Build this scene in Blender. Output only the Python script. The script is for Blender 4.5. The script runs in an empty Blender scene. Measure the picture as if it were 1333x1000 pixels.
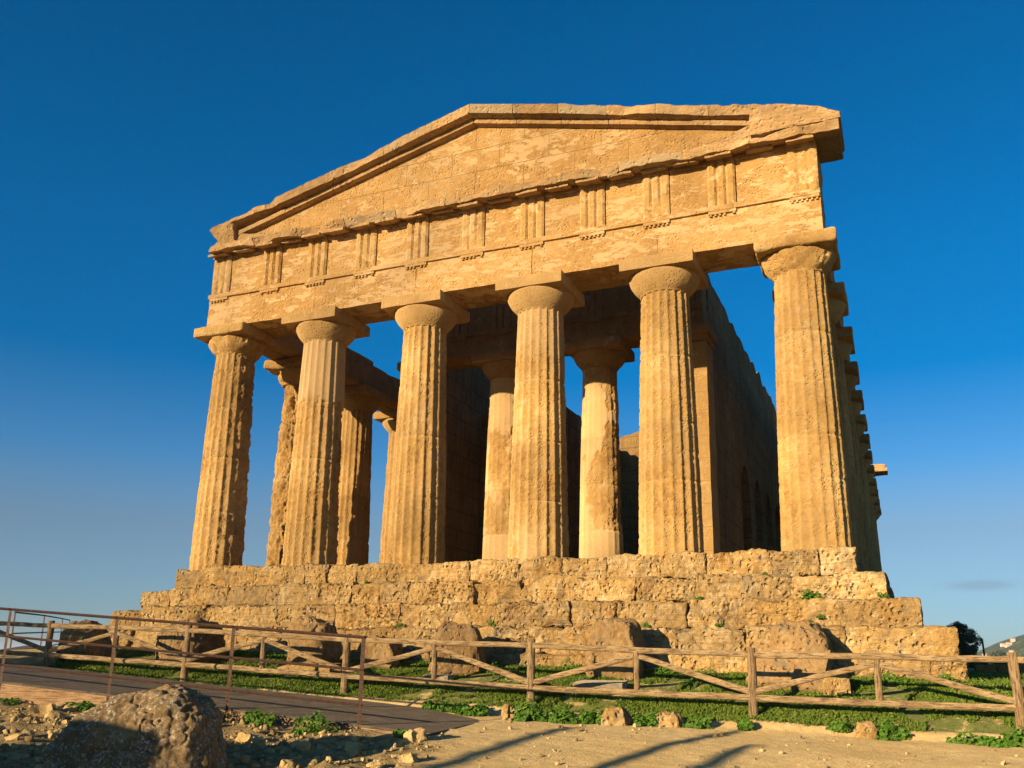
import bpy, math, random
import numpy as np
from mathutils import Matrix, Vector
R = math.radians
rng = np.random.default_rng(7)
random.seed(7)
scene = bpy.context.scene
COL = scene.collection

# ------------------------------------------------------------------ camera
cam_d = bpy.data.cameras.new('camera'); cam = bpy.data.objects.new('camera', cam_d); COL.objects.link(cam)
CAM = np.array([9.1864, -19.0028, -2.1056]); yaw, pit, rol = -0.3949, 0.2391, 0.0127
fw = np.array([math.sin(yaw)*math.cos(pit), math.cos(yaw)*math.cos(pit), math.sin(pit)])
rt = np.array([math.cos(yaw), -math.sin(yaw), 0.0]); up = np.cross(rt, fw)
rt, up = math.cos(rol)*rt+math.sin(rol)*up, -math.sin(rol)*rt+math.cos(rol)*up
m = Matrix.Identity(4)
for i in range(3):
    m[i][0], m[i][1], m[i][2], m[i][3] = rt[i], up[i], -fw[i], CAM[i]
cam.matrix_world = m
cam_d.sensor_width = 36.0; cam_d.lens = 1157.29/1333*36.0
cam_d.shift_x = -19.03/1333; cam_d.shift_y = 71.36/1333
cam_d.clip_start = 0.1; cam_d.clip_end = 120000
scene.camera = cam

# ------------------------------------------------------------------ sky, sun, exposure
SUN_EL, SUN_AZ = R(11.8), R(180+19.5)          # azimuth clockwise from +Y
world = bpy.data.worlds.new('World'); scene.world = world; world.use_nodes = True
wn = world.node_tree; wn.nodes.clear()
sky = wn.nodes.new('ShaderNodeTexSky'); sky.sky_type = 'NISHITA'; sky.sun_disc = False
sky.sun_elevation = SUN_EL; sky.sun_rotation = SUN_AZ; sky.altitude = 120
sky.air_density = 0.7; sky.dust_density = 0.3; sky.ozone_density = 4.5
hs = wn.nodes.new('ShaderNodeHueSaturation'); hs.inputs['Hue'].default_value = .495
bg = wn.nodes.new('ShaderNodeBackground'); bg.inputs['Strength'].default_value = 0.104
wo = wn.nodes.new('ShaderNodeOutputWorld')
# a ramp over height dims the sky a little towards the horizon; one thin grey cloud low on the right
tc = wn.nodes.new('ShaderNodeTexCoord'); sx = wn.nodes.new('ShaderNodeSeparateXYZ'); wn.links.new(tc.outputs['Generated'], sx.inputs[0])
cr = wn.nodes.new('ShaderNodeValToRGB'); wn.links.new(sx.outputs[2], cr.inputs[0])
els = [(0.0, (.52, .55, .53)), (.06, (.56, .59, .56)), (.13, (.57, .60, .56)), (.20, (.78, .85, .79)), (.42, (.96, 1.02, .98)), (.7, (.93, .97, .95))]
while len(cr.color_ramp.elements) < len(els): cr.color_ramp.elements.new(.5)
for e, (q, c) in zip(cr.color_ramp.elements, els): e.position = q; e.color = (*c, 1)
sr = wn.nodes.new('ShaderNodeValToRGB'); wn.links.new(sx.outputs[2], sr.inputs[0])
sls = [(0.0, .80), (.06, .84), (.13, .82), (.20, 1.08), (.42, 1.36), (.7, 1.6)]
while len(sr.color_ramp.elements) < len(sls): sr.color_ramp.elements.new(.5)
for e, (q, c) in zip(sr.color_ramp.elements, sls): e.position = q; e.color = (c*.5, c*.5, c*.5, 1)
sm2 = wn.nodes.new('ShaderNodeMath'); sm2.operation = 'MULTIPLY'; wn.links.new(sr.outputs[0], sm2.inputs[0]); sm2.inputs[1].default_value = 2.0; wn.links.new(sm2.outputs[0], hs.inputs['Saturation'])
mu = wn.nodes.new('ShaderNodeMix'); mu.data_type = 'RGBA'; mu.blend_type = 'MULTIPLY'; mu.inputs[0].default_value = 1
wn.links.new(sky.outputs[0], hs.inputs['Color']); wn.links.new(hs.outputs[0], mu.inputs[6]); wn.links.new(cr.outputs[0], mu.inputs[7])
cd = fw+rt*((1277-685.5)/1157.3)+up*((571.4-762)/1157.3); cd /= np.linalg.norm(cd)
def wmath(op, a, b=None):
    x = wn.nodes.new('ShaderNodeMath'); x.operation = op
    for k, q in ((0, a), (1, b)):
        if q is None: continue
        if hasattr(q, 'is_linked'): wn.links.new(q, x.inputs[k])
        else: x.inputs[k].default_value = q
    return x.outputs[0]
gx_ = wmath('POWER', wmath('DIVIDE', wmath('SUBTRACT', sx.outputs[0], float(cd[0])), .026), 2.0)
gz_ = wmath('POWER', wmath('DIVIDE', wmath('SUBTRACT', sx.outputs[2], float(cd[2])), .0042), 2.0)
cn = wn.nodes.new('ShaderNodeTexNoise'); mpw = wn.nodes.new('ShaderNodeMapping'); mpw.inputs['Scale'].default_value = (60, 60, 260); wn.links.new(tc.outputs['Generated'], mpw.inputs[0]); wn.links.new(mpw.outputs[0], cn.inputs['Vector']); cn.inputs['Detail'].default_value = 4
cm = wmath('MULTIPLY', wmath('EXPONENT', wmath('MULTIPLY', wmath('ADD', gx_, gz_), -1.0)), wmath('MULTIPLY', cn.outputs['Fac'], 1.0)); cm = wmath('MINIMUM', cm, .30)
mc = wn.nodes.new('ShaderNodeMix'); mc.data_type = 'RGBA'; wn.links.new(cm, mc.inputs[0]); wn.links.new(mu.outputs[2], mc.inputs[6]); mc.inputs[7].default_value = (1.25, 1.45, 2.0, 1)
wn.links.new(mc.outputs[2], bg.inputs['Color']); wn.links.new(bg.outputs[0], wo.inputs['Surface'])
sun_d = bpy.data.lights.new('sun', 'SUN'); sun = bpy.data.objects.new('sun', sun_d); COL.objects.link(sun)
sun_d.energy = 5.0; sun_d.angle = R(0.5); sun_d.color = (1.0, 0.83, 0.57)
SD = Vector((math.sin(SUN_AZ)*math.cos(SUN_EL), math.cos(SUN_AZ)*math.cos(SUN_EL), math.sin(SUN_EL)))
sun.rotation_euler = SD.to_track_quat('Z', 'Y').to_euler()
vs = scene.view_settings
vs.view_transform = 'Standard'; vs.look = 'None'; vs.gamma = 1.0; vs.exposure = 0.70; vs.use_curve_mapping = False
scene.cycles.max_bounces = 6; scene.cycles.diffuse_bounces = 4

# ------------------------------------------------------------------ noise
def _h(ix, iy, iz):
    h = (ix.astype(np.int64)*374761393 + iy.astype(np.int64)*668265263 + iz.astype(np.int64)*2147483647) & 0xFFFFFFFF
    h = ((h ^ (h >> 13))*1274126177) & 0xFFFFFFFF
    h = ((h ^ (h >> 16))*2246822519) & 0xFFFFFFFF
    return ((h ^ (h >> 15)) & 0xFFFFFF)/float(0xFFFFFF)
def vnoise(p):
    p = np.asarray(p, float); i = np.floor(p).astype(np.int64); f = p-i; f = f*f*(3-2*f)
    r = 0
    for a in (0, 1):
        wa = f[..., 0] if a else 1-f[..., 0]
        for b in (0, 1):
            wb = f[..., 1] if b else 1-f[..., 1]
            for c in (0, 1):
                wc = f[..., 2] if c else 1-f[..., 2]
                r = r + wa*wb*wc*_h(i[..., 0]+a, i[..., 1]+b, i[..., 2]+c)
    return r*2-1
def fbm(p, o=4):
    p = np.asarray(p, float); s = 0; a = 1.0; t = 0
    for k in range(o):
        s = s+a*vnoise(p*(2.03**k)+17.3*k); t += a; a *= .5
    return s/t
def worley(p):
    p = np.asarray(p, float); i = np.floor(p).astype(np.int64); d = np.full(p.shape[:-1], 9.0)
    for a in (-1, 0, 1):
        for b in (-1, 0, 1):
            for c in (-1, 0, 1):
                x, y, z = i[..., 0]+a, i[..., 1]+b, i[..., 2]+c
                q = np.stack([x+_h(x, y, z), y+_h(x+91, y, z), z+_h(x, y+57, z)], -1)
                d = np.minimum(d, ((q-p)**2).sum(-1))
    return np.sqrt(d)
def sstep(a, b, x):
    t = np.clip((x-a)/(b-a), 0, 1); return t*t*(3-2*t)

# ------------------------------------------------------------------ mesh helpers
class MB:
    def __init__(s): s.v = []; s.f = []; s.n = 0; s.a = {}
    def add(s, v, f, **at):
        v = np.asarray(v, float).reshape(-1, 3); s.v.append(v)
        for q in f: s.f.append((np.asarray(q)+s.n))
        for k in set(list(s.a)+list(at)):
            if k not in s.a: s.a[k] = [np.zeros(s.n)]
            w = at.get(k, 0.0); s.a[k].append(np.broadcast_to(np.asarray(w, float), (len(v),)).copy())
        s.n += len(v)
    def build(s, name, mat, parent=None, smooth=True, angle=45, kind=None, loc=None):
        me = bpy.data.meshes.new(name)
        v = np.concatenate(s.v); me.vertices.add(len(v)); me.vertices.foreach_set('co', v.ravel())
        fs = []; tot = []
        for q in s.f:
            q = np.asarray(q)
            if q.ndim == 1: q = q[None]
            fs.append(q.ravel()); tot.append(np.full(len(q), q.shape[1]))
        fs = np.concatenate(fs); tot = np.concatenate(tot)
        me.loops.add(len(fs)); me.loops.foreach_set('vertex_index', fs.astype(np.int32))
        me.polygons.add(len(tot)); st = np.concatenate([[0], np.cumsum(tot)[:-1]])
        me.polygons.foreach_set('loop_start', st.astype(np.int32)); me.polygons.foreach_set('loop_total', tot.astype(np.int32))
        me.polygons.foreach_set('use_smooth', np.full(len(tot), smooth))
        for k, w in s.a.items():
            at = me.attributes.new(k, 'FLOAT', 'POINT'); at.data.foreach_set('value', np.concatenate(w).astype(np.float32))
        me.update(); me.validate()
        if smooth and angle < 180: me.set_sharp_from_angle(angle=R(angle))
        if mat: me.materials.append(mat)
        o = bpy.data.objects.new(name, me); COL.objects.link(o)
        if parent: o.parent = parent
        if kind: o['kind'] = kind
        if loc is not None: o.location = loc
        return o
def tag(o, label, cat, group=None, kind=None):
    o['label'] = label; o['category'] = cat
    if group: o['group'] = group
    if kind: o['kind'] = kind
    return o
def thing(name, label, cat, loc=(0, 0, 0), group=None):
    o = bpy.data.objects.new(name, None); COL.objects.link(o); o.location = loc; o.empty_display_size = .3
    return tag(o, label, cat, group)
_bg = {}
def box_grid(nx, ny, nz):
    k = (nx, ny, nz)
    if k in _bg: return _bg[k]
    P = []; F = []; n = 0
    def face(ax, side):
        nonlocal n
        dims = [nx, ny, nz]; u, w = [(1, 2), (2, 0), (0, 1)][ax]
        a, b = np.meshgrid(np.arange(dims[u]+1), np.arange(dims[w]+1), indexing='ij')
        c = np.zeros(a.shape+(3,), int); c[..., u] = a; c[..., w] = b; c[..., ax] = dims[ax]*side
        idx = n+np.arange(a.size).reshape(a.shape)
        q = np.stack([idx[:-1, :-1], idx[1:, :-1], idx[1:, 1:], idx[:-1, 1:]], -1).reshape(-1, 4)
        if not side: q = q[:, ::-1]
        P.append(c.reshape(-1, 3)); F.append(q); n += a.size
    for ax in range(3):
        face(ax, 0); face(ax, 1)
    P = np.concatenate(P); F = np.concatenate(F)
    key = (P[:, 0]*(ny+1)+P[:, 1])*(nz+1)+P[:, 2]
    _, first, inv = np.unique(key, return_index=True, return_inverse=True)
    _bg[k] = (P[first]/np.array([nx, ny, nz], float), inv[F]); return _bg[k]
def rock(mb, lo, hi, res=.05, rnd=.02, amp=.01, freq=2.5, fine=.004, pits=0.0, pfreq=9.0, seed=0, fn=None, **at):
    """a worn stone block: subdivided box, rounded and eroded edges, lumps, pits"""
    lo = np.array(lo, float); hi = np.array(hi, float); d = hi-lo
    n = np.maximum(1, np.round(d/res).astype(int))
    g, F = box_grid(*n); h = d/2; c = (lo+hi)/2; p = (g*2-1)*h
    W = p+c+seed*3.71
    nr = np.clip(.55+.75*fbm(W*1.9, 3), .12, 1.5)[:, None]
    r = np.minimum(rnd*nr, h.min()*.9)
    q = np.clip(p, -(h-r), h-r); e = p-q; L = np.linalg.norm(e, axis=1, keepdims=True)+1e-9
    nrm = e/L; p = q+nrm*np.minimum(r, L)
    if amp: p = p+amp*np.stack([fbm(W*freq, 3), fbm(W*freq+31.7, 3), fbm(W*freq+67.1, 3)], -1)
    if fine: p = p+nrm*(fine*fbm(W*14, 2))[:, None]
    if pits:
        Ww = W+.05*np.stack([fbm(W*5, 2), fbm(W*5+11, 2), fbm(W*5+23, 2)], -1); sz = .75+.6*fbm(W*1.7+33, 2)
        w = worley(Ww*np.array([pfreq*.85, pfreq, pfreq*1.3]))/np.clip(sz, .5, 1.4); mk = sstep(-.2, .25, fbm(W*1.1+9, 3))
        w2 = worley(Ww*np.array([pfreq, pfreq, pfreq*1.5])*2.1+5); p = p-nrm*(pits*.45*sstep(.4, .15, w2)*sstep(.0, .3, fbm(W*1.6+71, 2)))[:, None]
        p = p-nrm*(pits*sstep(.42, .12, w)*mk)[:, None]
    p = p+c
    if fn: p = fn(p)
    mb.add(p, [F], **at)
def lathe(mb, prof, n=48, rough=0, seed=0, cap=True, **at):
    prof = np.array(prof, float); k = len(prof); th = np.arange(n)*2*math.pi/n
    x = prof[:, None, 0]*np.cos(th); y = prof[:, None, 0]*np.sin(th); z = np.broadcast_to(prof[:, None, 1], x.shape)
    p = np.stack([x, y, z], -1)
    if rough:
        nn = fbm(p*3+seed*5.3, 4); p[..., :2] *= (1+rough*(nn-.35))[..., None]
        p[..., :2] *= (1-.6*rough*sstep(.4, .1, worley(p*9+seed))[..., None])
    idx = np.arange(k*n).reshape(k, n); j = np.roll(idx, -1, 1)
    q = np.stack([idx[:-1], j[:-1], j[1:], idx[1:]], -1).reshape(-1, 4)
    fl = [q]
    if cap: fl += [idx[-1], idx[0][::-1]]
    mb.add(p, fl, **at)
def tube(mb, p0, p1, r0, r1=None, n=10, seg=10, wob=0.0, seed=0, flat=None, **at):
    p0 = np.array(p0, float); p1 = np.array(p1, float); r1 = r0 if r1 is None else r1
    d = p1-p0; L = np.linalg.norm(d); d /= L
    a = np.cross(d, [0, 0, 1.0]); a = np.array([1.0, 0, 0]) if np.linalg.norm(a) < 1e-3 else a/np.linalg.norm(a); b = np.cross(a, d)
    t = np.linspace(0, 1, seg+1)[:, None]; th = np.arange(n)*2*math.pi/n
    rad = (r0+(r1-r0)*t)*np.ones((1, n))
    ctr = p0+(p1-p0)*t
    if wob:
        ctr = ctr+wob*np.stack([vnoise(np.concatenate([t*L*1.6+k*9, np.full_like(t, seed*1.7), t*0], 1)) for k in range(3)], -1)*np.sin(np.pi*t)**.5
        rad = rad*(1+.13*vnoise(np.stack([np.broadcast_to(t*L*4, rad.shape), np.broadcast_to(np.cos(th)*1.2, rad.shape), np.broadcast_to(np.sin(th)*1.2+seed, rad.shape)], -1)))
    fa, fb = flat if flat else (1, 1)
    P = ctr[:, None]+rad[..., None]*(fa*np.cos(th)[:, None]*a+fb*np.sin(th)[:, None]*b)
    idx = np.arange((seg+1)*n).reshape(seg+1, n); j = np.roll(idx, -1, 1)
    q = np.stack([idx[:-1], j[:-1], j[1:], idx[1:]], -1).reshape(-1, 4)
    mb.add(P, [q[:, ::-1], idx[0], idx[-1][::-1]], **at)
def bar(mb, p0, p1, w, t, **at): tube(mb, p0, p1, .5**.5, n=4, seg=1, flat=(w, t), **at)
def box(mb, lo, hi, **at): rock(mb, lo, hi, res=99, rnd=0, amp=0, fine=0, **at)
def blob(mb, c, r, sub=24, amp=.25, freq=1.2, seed=0, fine=.03, flatbase=None, **at):
    """boulder shape: cube-sphere with layered noise"""
    g, F = box_grid(sub, sub, sub); p = g*2-1
    p = np.sign(p)*np.abs(np.tan(p*math.pi/4.4)/math.tan(math.pi/4.4)); u = p/np.linalg.norm(p, axis=1, keepdims=True)
    u = u/(np.abs(u)**3.2).sum(1, keepdims=True)**(1/3.2)          # slightly boxy
    s = 1+amp*fbm(u*freq+seed*7.7, 4)+fine*fbm(u*9+seed, 3)-fine*.8*sstep(.35, .1, worley(u*5+seed*2))
    p = u*s[:, None]*np.array(r)+np.array(c)
    if flatbase is not None: p[:, 2] = np.maximum(p[:, 2], flatbase)
    mb.add(p, [F], **at)

# ------------------------------------------------------------------ materials
class NT:
    def __init__(s, name):
        s.m = bpy.data.materials.new(name); s.m.use_nodes = True; s.t = s.m.node_tree; s.t.nodes.clear()
        s.out = s.n('ShaderNodeOutputMaterial'); s.b = s.n('ShaderNodeBsdfPrincipled'); s.l(s.b.outputs[0], s.out.inputs['Surface'])
        s.b.inputs['Specular IOR Level'].default_value = .2
        if 'Diffuse Roughness' in s.b.inputs: s.b.inputs['Diffuse Roughness'].default_value = 1.0
    def n(s, t, **k):
        x = s.t.nodes.new(t)
        for a, v in k.items(): setattr(x, a, v)
        return x
    def l(s, a, b): s.t.links.new(a, b)
    def set(s, sock, v):
        if hasattr(v, 'is_linked'): s.l(v, sock)
        else: sock.default_value = v
    def pos(s, sc=(1, 1, 1)):
        g = s.n('ShaderNodeNewGeometry'); mp = s.n('ShaderNodeMapping'); mp.inputs['Scale'].default_value = sc
        s.l(g.outputs['Position'], mp.inputs['Vector']); return mp.outputs[0]
    def noise(s, v, scale, detail=4, rough=.55, dist=0.0):
        x = s.n('ShaderNodeTexNoise'); s.l(v, x.inputs['Vector'])
        x.inputs['Scale'].default_value = scale; x.inputs['Detail'].default_value = detail; x.inputs['Roughness'].default_value = rough; x.inputs['Distortion'].default_value = dist
        return x.outputs['Fac']
    def vor(s, v, scale, feat='F1'):
        x = s.n('ShaderNodeTexVoronoi', feature=feat); s.l(v, x.inputs['Vector']); x.inputs['Scale'].default_value = scale
        return x.outputs['Distance']
    def ramp(s, f, a, b, lo=0.0, hi=1.0):
        x = s.n('ShaderNodeMapRange', interpolation_type='SMOOTHSTEP'); s.l(f, x.inputs['Value'])
        x.inputs['From Min'].default_value = a; x.inputs['From Max'].default_value = b; x.inputs['To Min'].default_value = lo; x.inputs['To Max'].default_value = hi
        return x.outputs['Result']
    def mix(s, f, a, b, mode='MIX'):
        x = s.n('ShaderNodeMix', data_type='RGBA', blend_type=mode)
        s.set(x.inputs[0], f); s.set(x.inputs[6], a if hasattr(a, 'is_linked') else (*a, 1)[:4]); s.set(x.inputs[7], b if hasattr(b, 'is_linked') else (*b, 1)[:4]); return x.outputs[2]
    def math(s, op, a, b=0.0):
        x = s.n('ShaderNodeMath', operation=op); s.set(x.inputs[0], a); s.set(x.inputs[1], b); return x.outputs[0]
    def attr(s, name):
        x = s.n('ShaderNodeAttribute', attribute_name=name); return x.outputs['Fac']
    def bump(s, h, dist=.02, strength=.6):
        x = s.n('ShaderNodeBump'); s.l(h, x.inputs['Height']); x.inputs['Distance'].default_value = dist; s.set(x.inputs['Strength'], strength)
        s.l(x.outputs[0], s.b.inputs['Normal'])
    def fin(s, col, rough=.9):
        s.set(s.b.inputs['Base Color'], col if hasattr(col, 'is_linked') else (*col, 1)); s.set(s.b.inputs['Roughness'], rough); return s.m
def stone(name, base, light, dark, pale=(.60, .405, .19), patch=0.0, pstretch=(1, 1, 1), pscale=1.5, lichen=0.0, bumpd=.03, bstr=.7, pit=14.0, course=None, strata=0.0, speck=.6, praise=.95, streak=0.0):
    t = NT(name); v = t.pos()
    n1 = t.noise(v, .8, 5, .6); n2 = t.noise(v, 4.5, 6, .68); nm = t.noise(v, 13, 5, .7); n3 = t.noise(v, 36, 4, .7)
    c = t.mix(t.ramp(n1, .38, .62), dark, light); c = t.mix(t.ramp(n2, .34, .60), c, base)
    c = t.mix(t.math('MULTIPLY', t.ramp(nm, .53, .68), speck), c, light); c = t.mix(t.math('MULTIPLY', t.ramp(nm, .46, .32), speck), c, dark)
    c = t.mix(t.math('MULTIPLY', t.ramp(n3, .45, .3), speck*.6), c, [x*.7 for x in dark])
    hgt = t.math('ADD', t.math('MULTIPLY', n2, .5), t.math('ADD', t.math('MULTIPLY', nm, .55), t.math('MULTIPLY', n3, .25)))
    vv = t.n('ShaderNodeMix', data_type='VECTOR'); nd = t.n('ShaderNodeTexNoise'); t.l(v, nd.inputs['Vector']); nd.inputs['Scale'].default_value = 6
    vv.inputs[0].default_value = .06; t.l(v, vv.inputs[4]); t.l(nd.outputs['Color'], vv.inputs[5])
    vp = t.vor(vv.outputs[1], pit); pw = t.math('MULTIPLY', t.ramp(vp, .46, .16), t.ramp(t.noise(v, 1.9, 4, .65), .44, .58))
    hgt = t.math('SUBTRACT', hgt, t.math('MULTIPLY', pw, .9))
    if strata:
        sv = t.pos((.45, .45, 7.0)); sn = t.noise(sv, 2.4, 6, .7, .5); hgt = t.math('ADD', hgt, t.math('MULTIPLY', sn, strata))
        c = t.mix(t.math('MULTIPLY', t.ramp(sn, .5, .36), strata*.9), c, dark)
    pm = t.attr('patch')
    if patch:
        pv = t.pos(pstretch); pn = t.math('ADD', t.noise(pv, pscale, 9, .72, .2), t.math('MULTIPLY', t.math('SUBTRACT', t.noise(v, .55, 3, .5), .5), .35))
        pm = t.math('MAXIMUM', pm, t.ramp(pn, .66-patch*.2, .675-patch*.2))
    pc = t.mix(t.ramp(n1, .35, .65), pale, [x*.9 for x in pale]); pc = t.mix(t.math('MULTIPLY', t.ramp(nm, .5, .34), .4), pc, base)
    c = t.mix(pm, c, pc)
    hgt = t.mix(pm, hgt, t.mix(.82, hgt, (praise, praise, praise)))
    c = t.mix(1.0, c, t.mix(t.ramp(t.noise(v, .33, 3, .5), .34, .66), (.84, .82, .80), (1.08, 1.06, 1.04)), 'MULTIPLY')
    if streak:
        kn = t.noise(t.pos((2.6, 2.6, .22)), 2.2, 5, .65); c = t.mix(t.math('MULTIPLY', t.ramp(kn, .45, .62), streak), c, (.13, .075, .032)); hgt = t.math('ADD', hgt, t.math('MULTIPLY', kn, .5))
    if lichen:
        ln = t.noise(v, 2.6, 8, .75); lm = t.math('MULTIPLY', t.ramp(ln, .5, .66), lichen)
        c = t.mix(lm, c, (.20, .15, .085))
    if course:
        br = t.n('ShaderNodeTexBrick'); cv = t.n('ShaderNodeCombineXYZ'); sp = t.n('ShaderNodeSeparateXYZ'); t.l(v, sp.inputs[0])
        t.l(sp.outputs[course[0]], cv.inputs[0]); t.l(sp.outputs[2], cv.inputs[1]); t.l(cv.outputs[0], br.inputs['Vector'])
        br.inputs['Scale'].default_value = 1.0; br.inputs['Brick Width'].default_value = course[1]; br.inputs['Row Height'].default_value = course[2]
        br.inputs['Mortar Size'].default_value = course[3]; br.inputs['Mortar Smooth'].default_value = .3
        c = t.mix(t.math('MULTIPLY', br.outputs['Fac'], .7), c, [x*.6 for x in dark]); hgt = t.math('SUBTRACT', hgt, t.math('MULTIPLY', br.outputs['Fac'], .5))
    tn = t.attr('tone')
    c = t.mix(1.0, c, t.mix(t.ramp(tn, -1, 1), (.70, .68, .68), (1.30, 1.32, 1.32)), 'MULTIPLY')
    c = t.mix(t.math('MULTIPLY', t.ramp(t.attr('grey'), .2, 1), .55), c, (.36, .28, .16))
    t.bump(hgt, bumpd, bstr); return t.fin(c, .92)
OC, OL, OD = (.51, .30, .090), (.61, .405, .165), (.37, .195, .050)
M_col = stone('sandstone_column', OC, OL, OD, bumpd=.036, bstr=.75, pit=17, speck=.7)
M_fac = stone('sandstone_facade', (.50, .285, .085), (.58, .36, .14), (.38, .195, .055), pale=(.66, .44, .20), patch=.74, pstretch=(.55, .55, 1.6), pscale=4.2, bumpd=.05, bstr=.9, strata=.4, pit=14, speck=.75, praise=1.08)
M_tym = stone('sandstone_tympanum', (.49, .28, .085), (.57, .36, .14), (.37, .19, .055), pale=(.62, .41, .18), patch=.55, pstretch=(.7, .7, 1.4), pscale=3.4, bumpd=.05, bstr=1.0, pit=14, course=(0, 1.35, .62, .007), strata=.3, speck=.7, praise=1.0)
M_cor = stone('sandstone_cornice', (.49, .29, .11), (.57, .38, .18), (.35, .195, .07), bumpd=.07, bstr=.9, pit=10, lichen=.5, strata=.5)
M_tri = stone('sandstone_triglyph', OC, OL, OD, pale=(.66, .44, .20), patch=.7, pscale=4.0, bumpd=.04, pit=16, speck=.6, praise=1.1)
M_cap = stone('sandstone_capital', (.49, .30, .105), (.56, .37, .15), (.41, .24, .08), bumpd=.03, bstr=.6, pit=18, speck=.5)
M_stp = stone('sandstone_step', (.49, .295, .092), (.68, .48, .225), (.33, .165, .042), bumpd=.15, bstr=1.0, pit=9.5, lichen=.62, strata=.5, speck=.85)
M_wal = stone('sandstone_wall', (.42, .24, .075), (.50, .305, .11), (.29, .155, .045), bumpd=.08, bstr=.9, pit=8, course=(1, 1.3, .62, .018), lichen=.15, streak=.35)
M_ant = stone('sandstone_anta', OC, OL, (.44, .25, .08), patch=.35, bumpd=.03, course=(0, 2.0, .62, .008))
M_inn = stone('sandstone_inner', (.45, .26, .09), (.53, .33, .13), (.33, .18, .055), patch=.3, bumpd=.04, lichen=.35)
M_bol = stone('bollard_stone', (.34, .195, .07), (.45, .285, .12), (.20, .115, .045), bumpd=.08, bstr=1.0, pit=10, lichen=.7, speck=.8)
def boulder_mat():
    t = NT('boulder_stone'); v = t.pos(); n1 = t.noise(v, 2.2, 6, .6); n2 = t.noise(v, 14, 6, .7); n3 = t.noise(v, 46, 4, .7)
    c = t.mix(t.ramp(n1, .35, .65), (.20, .125, .05), (.35, .22, .085)); c = t.mix(t.math('MULTIPLY', t.ramp(n2, .55, .4), .6), c, (.15, .085, .035))
    w = t.math('MULTIPLY', t.ramp(t.noise(v, 30, 4, .8, .4), .53, .60), t.ramp(t.noise(v, 4, 4, .7), .40, .55)); c = t.mix(t.math('MULTIPLY', w, .85), c, (.60, .53, .42))
    t.bump(t.math('ADD', n2, t.math('MULTIPLY', n3, .5)), .035, .8); return t.fin(c, .9)
M_boulder = boulder_mat()
def ground_mat():
    t = NT('ground_earth'); v = t.pos(); n1 = t.noise(v, .8, 5, .6); n2 = t.noise(v, 7, 6, .65); n3 = t.noise(v, 60, 4, .7)
    dirt = t.mix(t.ramp(n1, .35, .65), (.64, .425, .16), (.72, .50, .21)); dirt = t.mix(t.math('MULTIPLY', t.ramp(n2, .58, .40), .4), dirt, (.52, .31, .10))
    dirt = t.mix(t.math('MULTIPLY', t.ramp(n3, .56, .7), .5), dirt, (.76, .57, .30))
    rockc = t.mix(t.ramp(n2, .35, .6), (.22, .135, .05), (.45, .30, .115)); rockc = t.mix(t.math('MULTIPLY', t.ramp(n3, .55, .7), .6), rockc, (.60, .44, .22))
    c = t.mix(t.attr('rocky'), dirt, rockc)
    gs = t.math('MULTIPLY', t.attr('grassy'), t.ramp(t.math('ADD', t.math('MULTIPLY', t.noise(v, 3.0, 5, .7), .7), t.math('MULTIPLY', n3, .3)), .36, .50))
    c = t.mix(gs, c, t.mix(n2, (.11, .13, .025), (.07, .11, .015)))
    vg = t.vor(v, 26); h = t.math('ADD', t.math('MULTIPLY', n2, .7), t.math('MULTIPLY', n3, .35)); h = t.math('ADD', h, t.math('MULTIPLY', t.ramp(vg, .35, .05), t.math('MULTIPLY', t.ramp(n1, .45, .6), .35)))
    t.bump(h, .07, 1.0); return t.fin(c, .95)
M_ground = ground_mat()
def wood_mat(name, a, b, dk, axis=(9, 9, 1.2)):
    t = NT(name); tc = t.n('ShaderNodeTexCoord'); v = t.pos(); n1 = t.noise(v, 3.5, 5, .6); n2 = t.noise(v, 45, 4, .7)
    mp = t.n('ShaderNodeMapping'); mp.inputs['Scale'].default_value = axis; g = t.n('ShaderNodeNewGeometry'); t.l(g.outputs['Position'], mp.inputs['Vector'])
    n3 = t.noise(mp.outputs[0], 5, 6, .7)
    c = t.mix(t.ramp(n1, .35, .65), a, b); c = t.mix(t.math('MULTIPLY', t.ramp(n3, .47, .58), .8), c, dk); c = t.mix(t.math('MULTIPLY', t.ramp(n2, .55, .72), .4), c, (.62, .47, .28))
    t.bump(t.math('ADD', t.math('MULTIPLY', n3, .8), t.math('MULTIPLY', n2, .3)), .03, .9); return t.fin(c, .85)
M_logx = wood_mat('weathered_log_lengthwise', (.31, .19, .08), (.44, .29, .13), (.10, .055, .026), (1.0, 9, 9))
M_logz = wood_mat('weathered_log_upright', (.26, .155, .065), (.38, .245, .11), (.08, .045, .022), (9, 9, .9))
M_plank = wood_mat('timber_plank', (.36, .20, .085), (.45, .27, .125), (.16, .085, .035), (.8, 6, 14))
M_deck = wood_mat('dark_deck', (.125, .092, .058), (.165, .125, .08), (.075, .054, .035), (.8, 7, 7))
def simple(name, col, rough=.7, metal=0.0, sc=20, var=.5, bd=.004):
    t = NT(name); v = t.pos(); n = t.noise(v, sc, 5, .65)
    c = t.mix(t.ramp(n, .35, .68), [x*(1-var) for x in col], [min(1, x*(1+var*.5)) for x in col]); t.b.inputs['Metallic'].default_value = metal
    t.bump(n, bd, .5); return t.fin(c, rough)
M_rust = simple('rusty_steel', (.11, .058, .034), .65, .35, 35, .45)
M_bark = simple('bark', (.10, .07, .045), .95, 0, 14, .5, .02)
M_sea = simple('sea_water', (.05, .13, .22), .35, 0, .01, .15)
M_slab = simple('concrete_slab', (.36, .28, .17), .9, 0, 12, .3)
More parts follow.
